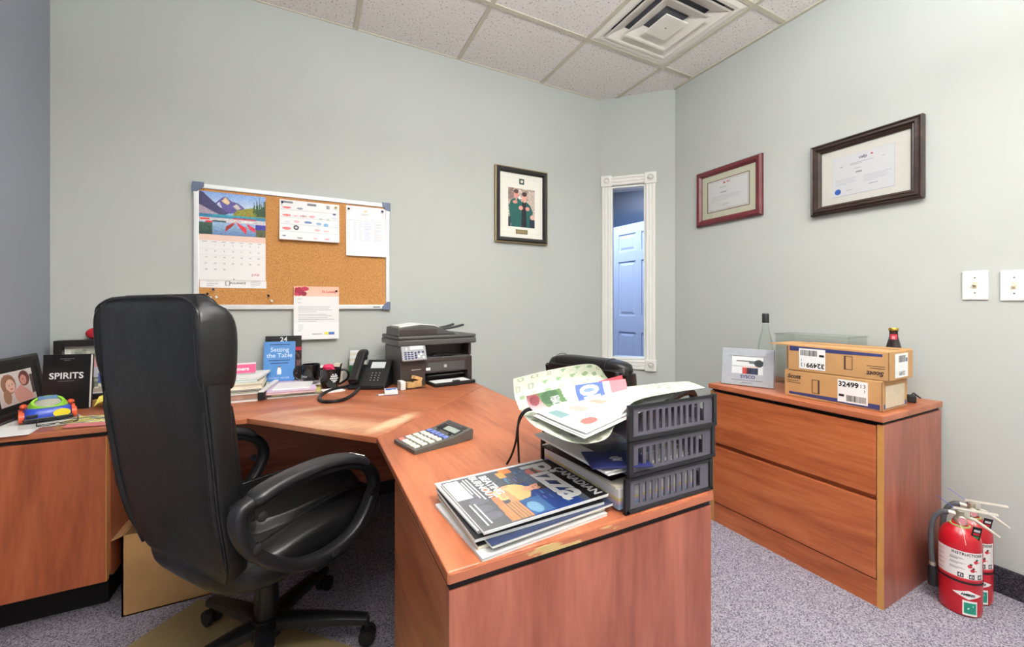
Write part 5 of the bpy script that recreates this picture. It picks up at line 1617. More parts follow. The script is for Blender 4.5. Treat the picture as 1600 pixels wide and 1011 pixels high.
def csurf(ctrl, nu, nv):
    rows = [smooth_path([c if isinstance(c, Vector) else Zp(*c) for c in r], 8) for r in ctrl]
    n = len(rows[0])
    cols = [smooth_path([r[i] for r in rows], 8) for i in range(n)]
    def ev(u, v):
        a = u * (n - 1); i = min(int(a), n - 2); fa = a - i
        mm_ = len(cols[0])
        b = v * (mm_ - 1); j = min(int(b), mm_ - 2); fb = b - j
        p = cols[i][j].lerp(cols[i + 1][j], fa)
        q = cols[i][j + 1].lerp(cols[i + 1][j + 1], fa)
        return p.lerp(q, fb)
    return ev
def motif(w, h, n, seed, bg=(188, 191, 176)):
    cv = Cv(w, h, bg)
    r = np.random.RandomState(seed)
    cols = int(n)
    for i in range(cols):
        for j in range(max(2, int(cols * h / w))):
            u, v = (i + 0.5 + 0.25 * (j % 2)) / cols, (j + 0.5) / max(2, int(cols * h / w))
            c = (96 + 30 * r.rand(), 112 + 20 * r.rand(), 92)
            kind = r.randint(4)
            su, sv = 0.26 / cols, 0.26 / max(2, int(cols * h / w))
            if kind == 0:
                cv.ell(u, v, su, sv, c, 0.75)
            elif kind == 1:
                cv.ell(u, v, su, sv, c, 0.7).ell(u, v, su * 0.6, sv * 0.6, bg)
            elif kind == 2:
                cv.rect(u - su * 0.7, v - sv, u + su * 0.7, v + sv, c, 0.6).rect(u - su * 0.35, v - sv * 0.6, u + su * 0.35, v + sv * 0.6, bg)
            else:
                cv.poly([(u, v - sv), (u + su, v + sv), (u - su, v + sv * 0.5)], (96, 140, 88), 0.7)
    return cv.noise(4)
wr_ = thing('wrapping_paper', 'cream wrapping sheet with faint green motifs spilling over the top tray', 'paper', (0.66, 0.77, zt[2]))
inv = Matrix.Translation(wr_.location).inverted()
ev = csurf([[(838, 668, 0.852), (896, 692, 0.846), (946, 686, 0.852), Vector((0.543, 0.618, 0.872)), Vector((0.585, 0.616, 0.903)), Vector((0.68, 0.616, 0.910)), Vector((0.795, 0.618, 0.911))],
            [(822, 654, 0.850), (880, 655, 0.853), (930, 645, 0.856), (970, 632, 0.862), (1005, 618, 0.885), (1045, 607, 0.905), (1088, 600, 0.912)],
            [(813, 638, 0.850), (862, 625, 0.853), (910, 614, 0.856), (955, 607, 0.860), (1000, 602, 0.868), (1035, 598, 0.884), (1075, 596, 0.896)]], 60, 30)
o = motif(120, 70, 15, 2).build('lying_sheet', 1, 1, wr_, fn=lambda u, v: tuple(ev(u, v)))
o.matrix_parent_inverse = inv
ev2 = csurf([[(812, 641, 0.851), (862, 627, 0.854), (915, 614, 0.857), (955, 604, 0.860)],
             [(804, 618, 0.880), (862, 601, 0.885), (920, 589, 0.890), (953, 596, 0.878)],
             [(802, 592, 0.918), (864, 577, 0.923), (926, 569, 0.928), (947, 588, 0.893)]], 40, 30)
o = motif(90, 40, 9, 5).build('turned_up_flap', 1, 1, wr_, fn=lambda u, v: tuple(ev2(u, v)))
o.matrix_parent_inverse = inv
nw = thing('newspaper', 'open newspaper with colour adverts on top of the letter trays', 'newspaper', (0.66, 0.80, zt[2] + 0.02))
inv = Matrix.Translation(nw.location).inverted()
cv = Cv(90, 110, (224, 225, 226))
cv.noise(3)
cv.rect(0.16, 0.10, 0.40, 0.22, (110, 140, 140)).rect(0.18, 0.30, 0.42, 0.40, (206, 150, 140)).rect(0.62, 0.14, 0.80, 0.28, (190, 160, 150)).ell(0.70, 0.22, 0.09, 0.07, (150, 96, 90))
cv.rect(0.14, 0.52, 0.40, 0.60, (196, 140, 120)).rect(0.55, 0.44, 0.75, 0.52, (214, 190, 180)).rect(0.14, 0.74, 0.5, 0.86, (150, 160, 226), 0.8).rect(0.62, 0.62, 0.85, 0.68, (170, 176, 160))
cv.lines(0.44, 0.12, 0.60, 0.36, 9, (206, 208, 212), seed=1).lines(0.10, 0.44, 0.5, 0.50, 3, (206, 208, 212), seed=2).lines(0.44, 0.54, 0.9, 0.60, 3, (206, 208, 212), seed=3).lines(0.12, 0.62, 0.56, 0.72, 4, (206, 208, 212), seed=4)
ev3 = csurf([[(836, 643, 0.868), (876, 661, 0.868), (916, 677, 0.868)], [(905, 627, 0.882), (945, 634, 0.882), (985, 645, 0.880)], [(976, 609, 0.896), (1016, 607, 0.898), (1056, 610, 0.904)]], 20, 20)
o = cv.build('open_page', 1, 1, nw, fn=lambda u, v: tuple(ev3(u, v)))
o.matrix_parent_inverse = inv
for k in range(3):
    mm_ = MB().grid(lambda u, v: Vector(ev3(u, v)) - Vector((0.004 * k * (1 - v), 0.003 * k, 0.0022 * (k + 1))), 12, 12)
    o = mm_.build('page', 'paper', nw, True)
    o.matrix_parent_inverse = inv
cv = Cv(120, 36, (226, 210, 206))
cv.grad(0, 1, (120, 60, 64), (206, 170, 168), 0.0, 0.24).ell(0.10, 0.35, 0.06, 0.25, (110, 40, 50))
cv.poly([(0.14, 0.0), (0.36, 0.0), (0.40, 0.75), (0.20, 0.8)], (70, 104, 60)).ell(0.26, 0.35, 0.08, 0.35, (44, 80, 44))
cv.rect(0.40, 0.0, 0.50, 1.0, (226, 206, 200)).rect(0.50, 0.0, 0.74, 1.0, (66, 90, 178)).ell(0.62, 0.45, 0.08, 0.30, (214, 222, 240)).ell(0.62, 0.45, 0.05, 0.12, (100, 124, 200)).rect(0.56, 0.78, 0.70, 0.88, (226, 230, 244))
cv.rect(0.74, 0.0, 0.80, 1.0, (232, 206, 206)).rect(0.80, 0.0, 1.0, 1.0, (236, 110, 116))
cv.noise(5)
ev4 = csurf([[(838, 646, 0.867), (905, 628, 0.880), (980, 609, 0.895)], [(826, 634, 0.880), (900, 615, 0.892), (979, 600, 0.906)], [(822, 619, 0.899), (898, 602, 0.906), (977, 592, 0.914)]], 30, 20)
o = cv.build('folded_page', 1, 1, nw, fn=lambda u, v: tuple(ev4(u, 1 - v)))
o.matrix_parent_inverse = inv
o = text('OWEN', 0.02, 'ink_white', nw, (0, 0, 0))
me_ = o.data
o.name = 'masthead'
tmp = [Vector(ev4(0.305 - p.co.y * 6.0, 0.42 + p.co.x * 7.0)) + Vector((-0.0006, -0.0010, 0.0006)) for p in me_.vertices]
for p, q in zip(me_.vertices, tmp):
    p.co = q
o.matrix_parent_inverse = inv
ev5 = csurf([[(930, 612, 0.880), (975, 600, 0.888)], [(935, 596, 0.90), (972, 586, 0.91)]], 4, 4)
o = MB().grid(lambda u, v: tuple(ev5(u, v)), 6, 6).build('red_insert', plain('dark_red_print', (170, 50, 62), 0.5), nw)
o.matrix_parent_inverse = inv
# black strap hanging out of the papers
st = thing('black_strap', 'thin black strap looping down from the newspapers to the desk', 'strap', tuple(Zp(800, 724, HD)))
inv = Matrix.Translation(st.location).inverted()
for pts in ([(834, 637, 0.866), (822, 640, 0.864), (812, 652, 0.845), (809, 672, 0.80), (810, 700, 0.74), (811, 722, HD + 0.004)], [(834, 639, 0.866), (820, 644, 0.860), (810, 662, 0.825), (806, 690, 0.765), (799, 712, 0.715), (792, 725, HD + 0.004)]):
    o = MB().tube(smooth_path([Zp(*p) for p in pts], 6), 0.0028, 8).build('cord', 'black_matt', st, True)
    o.matrix_parent_inverse = inv

# ================================================================== BOOKS AND PAPERS BY THE BACK WALL
def book(name, label, cat, x0, x1, y0, y1, z0, th, mat, edge='paper', rz=0.0, group=None):
    t = thing(name, label, cat, ((x0 + x1)/2, (y0 + y1)/2, z0), rz, group)
    w, d = (x1 - x0)/2, (y1 - y0)/2
    c = min(0.0018, th * 0.2)
    MB().box(-w + 0.003, w - 0.003, -d + 0.003, d - 0.003, c, th - c).build('pages', edge, t)
    MB().box(-w, w, -d, d, 0, c).box(-w, w, -d, d, th - c, th).build('cover', mat, t)
    return t
z = HD
g_ = 'books and booklets piled beside the chair'
for lab, th, mat, ed, dx, rz in (('flat white folder at the bottom of the book pile', 0.008, 'paper', 'paper', 0.0, 0.0), ('thick reddish brown book low in the book pile', 0.022, plain('brown_book', (142, 108, 92), 0.6), plain('brown_pages', (168, 134, 116), 0.8, var=0.15), -0.004, 0.02),
        ('thin white booklet above the brown book', 0.006, 'paper', 'paper', 0.003, -0.02), ('thin green edged magazine in the book pile', 0.007, plain('olive_cover', (112, 118, 66), 0.5), 'paper', 0.0, 0.03),
        ('grey magazine in the book pile', 0.006, plain('grey_cover', (96, 94, 90), 0.5), 'paper', -0.006, -0.02), ('cream paged block near the top of the book pile', 0.022, 'paper_cream', 'paper_cream', -0.002, 0.01)):
    book('book', lab, 'book', -0.375 + dx, -0.178 + dx, 2.068, 2.33, z, th, mat, ed, rz, g_)
    z += th + 0.0006
z_top = z
book('booklet', 'pale teal booklet on top of the book pile', 'book', -0.40, -0.205, 2.12, 2.35, z, 0.010, plain('pale_teal_cover', (176, 204, 202), 0.5), 'paper', 0.04, g_)
book('booklet', 'white booklet over the teal one on the book pile', 'book', -0.36, -0.180, 2.13, 2.36, z + 0.0106, 0.008, 'paper', 'paper', -0.12, g_)
pk = thing('pink_booklet', 'pink titled booklet leaning at the top of the book pile', 'book', (-0.300, 2.235, z + 0.022), (math.radians(52), 0, 0.06))
MB().box(-0.105, 0.080, 0.0, 0.055, 0, 0.006).build('pages', 'paper', pk)
cv = Cv(90, 30, (222, 86, 130))
cv.rect(0, 0, 1, 0.16, (240, 214, 220)).lines(0.15, 0.28, 0.7, 0.46, 1, (240, 160, 190))
cv.build('cover', 0.185, 0.055, pk, (-0.0125, 0.0275, 0.0064))
text('summers', 0.024, 'ink_white', pk, (0.01, 0.022, 0.0068), bold=0.0006)

g_ = 'folders and pads before the blue book'
z = HD
for nm, lab, x0, x1, y0, y1, th, mat, rz in (('folder', 'grey folder at the bottom of the pad pile', -0.165, 0.048, 2.075, 2.36, 0.009, plain('grey_folder', (120, 116, 110), 0.6), 0.0),
        ('folder', 'olive yellow folder in the pad pile', -0.150, 0.050, 2.085, 2.36, 0.007, plain('olive_folder', (198, 190, 110), 0.7), 0.02), ('folder', 'pink folder in the pad pile', -0.165, 0.035, 2.075, 2.36, 0.008, plain('pink_folder', (216, 160, 170), 0.7), -0.02),
        ('folder', 'lilac sheet folder near the top of the pad pile', -0.168, 0.030, 2.085, 2.36, 0.005, plain('lilac_folder', (218, 196, 222), 0.7), 0.03)):
    book(nm, lab, 'folder', x0, x1, y0, y1, z, th, mat, 'paper', rz, g_)
    z += th + 0.0006
pd = thing('note_pad', 'white ruled pad on top of the pad pile', 'note pad', (-0.062, 2.175, z), -0.10)
MB().box(-0.075, 0.075, -0.075, 0.085, 0, 0.006).build('pages', 'paper', pd)
cv = Cv(50, 50, (240, 238, 236)); cv.lines(0.1, 0.15, 0.9, 0.9, 9, (222, 196, 204), 0.2, seed=3); cv.build('ruled_face', 0.148, 0.158, pd, (0, 0.005, 0.0063))
pr2 = thing('photo_card', 'glossy photo card at the right end of the pad pile', 'card', (0.020, 2.235, z), 0.05)
MB().box(-0.03, 0.03, -0.06, 0.06, 0, 0.001).build('card', 'paper', pr2)
cv = Cv(24, 40, (186, 176, 178)); cv.noise(26, 4); cv.rect(0.2, 0.4, 0.8, 0.8, (110, 112, 122)); cv.build('photo', 0.058, 0.118, pr2, (0, 0, 0.0013), mat='print_gloss')
bi = thing('clear_binder', 'clear slide binder with a white spine, slanting across the pad pile', 'binder', (-0.160, 2.21, HD + 0.001), 0)
o = MB().box(-0.010, 0.010, -0.145, 0.120, 0, 0.012, 0.003).build('spine', 'white', bi, rot=(0, 0, -0.16), loc=(0, 0, 0.032))
MB().box(-0.012, 0.012, -0.150, -0.130, 0.0, 0.034, 0.002).build('spine_clip', 'black_matt', bi, rot=(0, 0, -0.16))

bb = thing('blue_book', 'blue book with a white salt shaker on its cover', 'book', (-0.132, 2.352, HD + 0.032), (math.radians(90 - 9), 0, -0.10))
MB().box(-0.066, 0.066, 0, 0.196, -0.020, -0.002).build('pages', 'paper_cream', bb)
MB().box(-0.068, 0.068, 0, 0.200, -0.002, 0.0, 0.0006).box(-0.068, 0.068, 0, 0.200, -0.0225, -0.0205, 0.0006).box(-0.070, -0.0675, 0, 0.2, -0.0222, -0.0003).build('cover', plain('sky_blue_cover', (84, 140, 204), 0.4), bb)
text('Setting', 0.030, 'ink_blue', bb, (0, 0.158, 0.0006), bold=0.0004)
text('the Table', 0.030, 'ink_blue', bb, (0, 0.129, 0.0006), bold=0.0004)
for y, w2 in ((0.184, 0.09), (0.104, 0.095), (0.091, 0.080)):
    MB().box(-w2/2, w2/2, y - 0.0018, y + 0.0018, 0.0002, 0.0005).build('cover_line', 'ink_navy', bb)
MB().box(-0.0095, 0.0095, 0.034, 0.058, 0.0002, 0.0012, 0.0004).box(-0.007, 0.007, 0.058, 0.068, 0.0002, 0.0012, 0.0004).build('shaker', 'ink_white', bb)
MB().box(-0.008, 0.008, 0.068, 0.076, 0.0002, 0.0012, 0.0004).build('shaker_cap', 'ink_grey', bb)
text('DANNY MEYER', 0.0125, 'ink_blue', bb, (0, 0.016, 0.0006), spacing=1.1)
b24 = thing('black_book', 'tall black book numbered 24 behind the blue book', 'book', (-0.115, 2.400, HD + 0.030), (math.radians(90 - 5), 0, -0.06))
MB().box(-0.078, 0.078, 0, 0.222, -0.018, -0.002).build('pages', 'paper', b24)
MB().box(-0.082, 0.082, 0, 0.226, -0.002, 0.0).box(-0.082, 0.082, 0, 0.226, -0.020, -0.018).build('cover', 'frame_black', b24)
text('24', 0.034, 'ink_white', b24, (0.0, 0.207, 0.0006), bold=0.0004)
cv = Cv(24, 70, (60, 40, 42)); cv.noise(30, 4); cv.rect(0, 0, 1, 0.12, (196, 50, 80)); cv.rect(0.3, 0.45, 0.8, 0.6, (180, 130, 140), 0.6)
cv.build('cover_picture', 0.030, 0.165, b24, (0.066, 0.085, 0.0006), mat='print_gloss')

# ================================================================== ON THE CREDENZA
ROT_L = math.radians(82)
kf = thing('family_photo', 'wide black photo frame with a picture of two children by the grey wall', 'photo frame', (-0.943, 2.150, HD + 0.002), (math.radians(81), 0, PI/2))
w_, h_ = 0.31, 0.222
def rails_at(t, w, h, cy_, prof, mat, name='frame_rail'):
    for a, b in (((-1, 1), (1, 1)), ((1, 1), (1, -1)), ((1, -1), (-1, -1)), ((-1, -1), (-1, 1))):
        rings = [[(sx_ * (w/2 - d), cy_ + sy_ * (h/2 - d), zz) for d, zz in prof] for (sx_, sy_) in (a, b)]
        MB().loft(rings).build(name, mat, t)
rails_at(kf, w_, h_, h_/2, [(0, 0), (0, 0.012), (0.008, 0.017), (0.022, 0.015), (0.030, 0.010), (0.052, 0.009), (0.052, 0.0)], 'frame_black')
cv = Cv(84, 60, (226, 218, 214))
cv.grad(0, 1, (232, 226, 224), (206, 186, 182))
cv.ell(0.30, 0.36, 0.19, 0.30, (150, 104, 80)).ell(0.34, 0.42, 0.12, 0.20, (232, 186, 168)).ell(0.22, 0.72, 0.10, 0.22, (166, 122, 96))
cv.poly([(0.40, 0.62), (0.62, 0.45), (0.90, 0.80), (0.88, 0.95), (0.50, 1.0), (0.42, 0.84)], (218, 154, 142))
cv.ell(0.74, 0.28, 0.15, 0.24, (120, 66, 58)).ell(0.71, 0.32, 0.09, 0.15, (216, 152, 138)).rect(0.90, 0.2, 1.0, 0.8, (60, 40, 40), 0.8)
cv.ell(0.31, 0.40, 0.015, 0.02, (70, 50, 50)).ell(0.39, 0.38, 0.015, 0.02, (70, 50, 50)).ell(0.36, 0.52, 0.035, 0.02, (200, 90, 96)).ell(0.70, 0.30, 0.012, 0.018, (60, 40, 40))
cv.noise(4)
cv.build('photo', 0.206, 0.118, kf, (0, h_/2, 0.0085), mat='print_gloss')
MB().box(-w_/2 + 0.03, w_/2 - 0.03, 0.03, h_ - 0.03, 0.001, 0.008).build('backing', 'gap', kf)

sb_ = thing('spirits_book', 'black hardback titled in white capitals standing before the photo frames', 'book', (-0.856, 2.228, HD + 0.001), (math.radians(86), 0, math.radians(-9)))
MB().box(-0.069, 0.069, 0.002, 0.214, -0.020, -0.003).build('pages', 'paper', sb_)
MB().box(-0.073, 0.073, 0, 0.217, -0.003, 0.0, 0.0008).box(-0.073, 0.073, 0, 0.217, -0.0225, -0.0200, 0.0008).box(-0.0735, -0.071, 0, 0.217, -0.0222, -0.0003).build('cover', plain('black_cover', (24, 23, 24), 0.3), sb_)
text('SPIRITS', 0.034, 'ink_white', sb_, (0.0, 0.132, 0.0006), bold=0.0007)
for y, w2 in ((0.200, 0.045), (0.194, 0.02), (0.112, 0.05)):
    MB().box(-w2/2, w2/2, y - 0.0012, y + 0.0012, 0.0002, 0.0005).build('cover_line', 'ink_grey', sb_)

f2 = thing('shadow_box_frame', 'deep black framed photo against the back wall behind the chair', 'photo frame', (-0.806, 2.445, HD + 0.001), (PI/2, 0, 0))
w_, h_ = 0.300, 0.262
rails_at(f2, w_, h_, h_/2, [(0, 0), (0, 0.048), (0.026, 0.048), (0.026, 0.0)], 'frame_black')
MB().box(-w_/2 + 0.025, w_/2 - 0.025, 0.025, h_ - 0.025, 0.02, 0.026).build('mat_board', 'mat_white', f2)
cv = Cv(70, 64, (150, 158, 140))
cv.noise(36, 4)
cv.rect(0, 0, 1, 0.16, (206, 206, 196), 0.5).rect(0.0, 0.45, 0.35, 0.95, (78, 74, 76), 0.8).ell(0.30, 0.34, 0.12, 0.14, (214, 160, 160)).rect(0.22, 0.42, 0.42, 0.66, (206, 206, 214)).rect(0.40, 0.56, 0.62, 0.80, (86, 110, 190)).ell(0.6, 0.4, 0.12, 0.12, (190, 150, 130))
cv.rect(0, 0.9, 1, 1, (196, 180, 160))
cv.build('photo', 0.215, 0.19, f2, (0.004, h_/2 - 0.004, 0.0266), mat='print_gloss')
rd = thing('red_plush', 'red rounded soft toy resting on the deep black frame', 'toy', (-0.812, 2.422, HD + 0.264), 0)
MB().ball((-0.018, 0, 0.026), 0.036, 0.024, 0.026).build('body', 'red_soft', rd, True)
MB().ball((0.022, 0, 0.022), 0.022, 0.02, 0.0215).build('head', 'red_soft', rd, True)
wb_ = MB().box(-0.03, 0.03, -0.02, 0.02, 0, 0.024, 0.001).build('wooden_block', plain('ochre_wood', (168, 128, 62), 0.6, var=0.15))
wb_.location = (-0.760, 2.262, HD); wb_.rotation_euler = (0, 0, -0.15)
tag(wb_, 'small ochre wooden block behind the black book', 'wood block')

# toy car
car = thing('toy_car', 'blue and lime toy car on the credenza papers', 'toy car', (-0.838, 2.068, HD + 0.005), math.radians(24))
car.scale = (1.28, 1.1, 1.32)
rings = []
for z_, sx_, sy_ in ((0.006, 0.042, 0.052), (0.010, 0.047, 0.056), (0.024, 0.046, 0.055), (0.034, 0.040, 0.046)):
    rings.append([(a, b, z_) for a, b in ring2(sx_, sy_, 28, 4)])
MB().loft(rings).build('body', 'blue_toy', car, True)
MB().lathe([(0.043, 0.030), (0.044, 0.040), (0.036, 0.053), (0.030, 0.052), (0.034, 0.040)], 28, Matrix.Translation((0, 0.010, 0.006)) @ Matrix.Rotation(0.42, 4, 'X') @ Matrix.Scale(0.86, 4), False).build('canopy_ring', 'lime_toy', car, True)
MB().ball((0, 0, 0.040), 0.034, 0.038, 0.014, mtx=Matrix.Translation((0, 0.010, 0.007)) @ Matrix.Rotation(0.42, 4, 'X') @ Matrix.Scale(0.86, 4)).build('canopy', plain('smoky_canopy', (176, 176, 160), 0.15), car, True)
MB().box(-0.022, 0.022, 0.012, 0.030, 0.052, 0.058, 0.003, mtx=Matrix.Translation((0, 0.010, 0.005)) @ Matrix.Rotation(0.42, 4, 'X') @ Matrix.Scale(0.86, 4)).build('roof', plain('steel_blue_roof', (96, 130, 170), 0.3), car)
MB().box(-0.046, 0.046, -0.0575, -0.050, 0.002, 0.012, 0.002).build('bumper', 'black', car)
MB().box(-0.040, -0.020, -0.0570, -0.0540, 0.014, 0.022, 0.001).build('headlamp', 'black', car)
MB().lathe([(0.011, 0), (0.011, 0.002)], 16, Matrix.Translation((0.024, -0.0545, 0.019)) @ Matrix.Rotation(PI/2, 4, 'X') @ Matrix.Scale(1.5, 4, (1, 0, 0))).build('badge', 'yellow', car)
for sx_ in (-1, 1):
    for yy in (-0.033, 0.033):
        MB().lathe([(0.004, -0.006), (0.014, -0.005), (0.014, 0.005), (0.004, 0.006)], 16, Matrix.Translation((sx_ * 0.048, yy, 0.014)) @ Matrix.Rotation(PI/2, 4, 'Y')).build('wheel', 'orange_toy', car, True)
    MB().ball((sx_ * 0.044, 0.02, 0.036), 0.008, 0.012, 0.007, 10, 8).build('side_pod', 'orange_toy', car, True)

# loose papers on the credenza
def flat_poly(name, label, cat, pxs, z0, th, mat, group=None):
    P = [Zp(a, b, z0) for a, b in pxs]
    c = sum(P, Vector()) / len(P)
    pts = [(p.x - c.x, p.y - c.y) for p in P]
    area = sum(pts[i-1][0] * pts[i][1] - pts[i][0] * pts[i-1][1] for i in range(len(pts)))
    if area < 0:
        pts = pts[::-1]
    o = MB().prism(pts, 0, th).build(name, mat)
    o.location = (c.x, c.y, z0)
    return tag(o, label, cat, group)
g_ = 'loose papers on the credenza'
flat_poly('paper_sheet', 'large white sheet at the left end of the credenza', 'paper', [(-60, 690), (45, 679), (70, 664), (46, 652), (-40, 662)], HD + 0.0005, 0.0008, 'paper', g_)
flat_poly('paper_sheet', 'grey sheet under the toy car', 'paper', [(28, 672), (100, 664), (128, 650), (110, 640), (30, 652)], HD + 0.0015, 0.0008, plain('grey_paper', (206, 204, 200), 0.8), g_)
flat_poly('flyer', 'pink edged flyer beside the chair back on the credenza', 'flyer', [(96, 669), (200, 662), (215, 648), (120, 652)], HD + 0.0026, 0.0008, plain('pink_flyer', (226, 130, 130), 0.6), g_)
fy = thing('colour_flyer', 'yellow and black printed flyer beside the chair back', 'flyer', tuple(Zp(152, 654, HD + 0.0038)), -0.2)
MB().box(-0.085, 0.085, -0.055, 0.055, 0, 0.0006).build('sheet', 'paper', fy)
cv = Cv(60, 40, (206, 200, 120))
cv.noise(36, 3)
r_ = np.random.RandomState(8)
for k in range(24):
    cv.ell(r_.rand(), r_.rand(), 0.09, 0.08, [(226, 206, 60), (60, 58, 60), (206, 200, 190), (70, 84, 150)][k % 4], 0.8)
cv.build('print', 0.168, 0.108, fy, (0, 0, 0.0009))
y2 = thing('yellow_leaflet', 'crumpled yellow leaflet against the wooden block', 'flyer', (-0.70, 2.19, HD + 0.001), 0.2)
MB().grid(lambda u, v: (-0.05 + 0.11 * u, -0.05 + 0.12 * v, 0.02 + 0.018 * math.sin(7 * u) * math.cos(5 * v) + 0.02 * v), 14, 14, 0.001).build('sheet', plain('yellow_leaflet', (224, 208, 96), 0.7, var=0.35, vscale=60), y2, True)
gl = thing('reading_glasses', 'dark framed reading glasses lying on the credenza papers', 'glasses', tuple(Zp(90, 664, HD + 0.006)), 0.35)
for k in (-1, 1):
    MB().tube([(k * 0.026 + 0.021 * math.cos(a), 0.013 * math.sin(a), 0.006) for a in [2*PI*i/18 for i in range(18)]], 0.0014, 6, True).build('rim', 'black', gl, True)
    MB().tube(smooth_path([(k * 0.047, 0.004, 0.007), (k * 0.047, 0.06, 0.010), (k * 0.046, 0.11, 0.006)], 5), 0.0016, 6).build('temple', 'black', gl, True)
MB().tube([(-0.006, 0.004, 0.007), (0, 0.007, 0.008), (0.006, 0.004, 0.007)], 0.0014, 6).build('bridge', 'black', gl, True)

# ================================================================== ON THE FILING CABINET
sf = thing('silver_photo_frame', 'brushed silver photo frame with engraved lettering on the cabinet', 'photo frame', (1.930, 1.263, HCAB + 0.001), (math.radians(80), 0, math.atan2(1.158 - 1.368, 1.976 - 1.882)))
w_, h_ = 0.228, 0.182
rails_at(sf, w_, h_, h_/2, [(0, 0), (0, 0.012), (0.002, 0.014), (0.036, 0.014), (0.038, 0.010), (0.038, 0.0)], 'silver')
MB().box(-w_/2 + 0.03, w_/2 - 0.03, 0.03, 0.058, 0.002, 0.0138).build('engraved_bar', 'silver', sf)
MB().box(-w_/2 + 0.03, -w_/2 + 0.046, 0.056, 0.145, 0.002, 0.0138).box(w_/2 - 0.046, w_/2 - 0.03, 0.056, 0.145, 0.002, 0.0138).build('inner_side', 'silver', sf)
cv = Cv(72, 44, (214, 218, 218))
cv.rect(0, 0, 1, 0.3, (226, 230, 228)).rect(0.15, 0.26, 0.75, 0.31, (120, 110, 104)).rect(0, 0.56, 0.4, 0.60, (60, 60, 64)).rect(0.55, 0.25, 1.0, 0.42, (96, 108, 104))
cv.ell(0.85, 0.38, 0.14, 0.2, (60, 66, 66))
for k, c in enumerate(((190, 84, 74), (186, 70, 64), (70, 40, 48), (40, 40, 60), (44, 54, 84), (50, 60, 84), (34, 44, 60))):
    cv.ell(0.38 + 0.07 * k, 0.58, 0.025, 0.05, (206, 160, 140)).rect(0.345 + 0.07 * k, 0.63, 0.415 + 0.07 * k, 1.0, c)
cv.noise(6)
cv.build('photo', 0.138, 0.088, sf, (0, 0.101, 0.0105), mat='print_gloss')
MB().box(-w_/2 + 0.02, w_/2 - 0.02, 0.03, h_ - 0.03, 0.001, 0.0095).build('backing', 'ink_grey', sf)
text('SYSCO', 0.021, 'ink_navy', sf, (0.004, 0.043, 0.0146), bold=0.0007)
for y, w2 in ((0.026, 0.135), (0.015, 0.045)):
    MB().box(-w2/2, w2/2, y - 0.0016, y + 0.0016, 0.0140, 0.0144).build('engraved_line', 'ink_grey', sf)
MB().box(-0.02, 0.02, 0.0, 0.14, -0.003, 0.0).build('easel_leg', 'silver', sf)

bt = thing('clear_bottle', 'clear glass spirit bottle with a black cap behind the silver frame', 'bottle', (2.190, 1.330, HCAB), 0)
MB().lathe([(0.034, 0.0), (0.037, 0.004), (0.037, 0.175), (0.033, 0.205), (0.018, 0.265), (0.0145, 0.290), (0.0145, 0.318)], 28).build('glass', 'bottle', bt, True)
MB().lathe([(0.0165, 0.305), (0.0165, 0.352), (0.015, 0.355)], 20).build('cap', 'ink', bt, True)
MB().lathe([(0.0374, 0.035), (0.0374, 0.135)], 28, None, False).build('label', 'paper', bt, True)

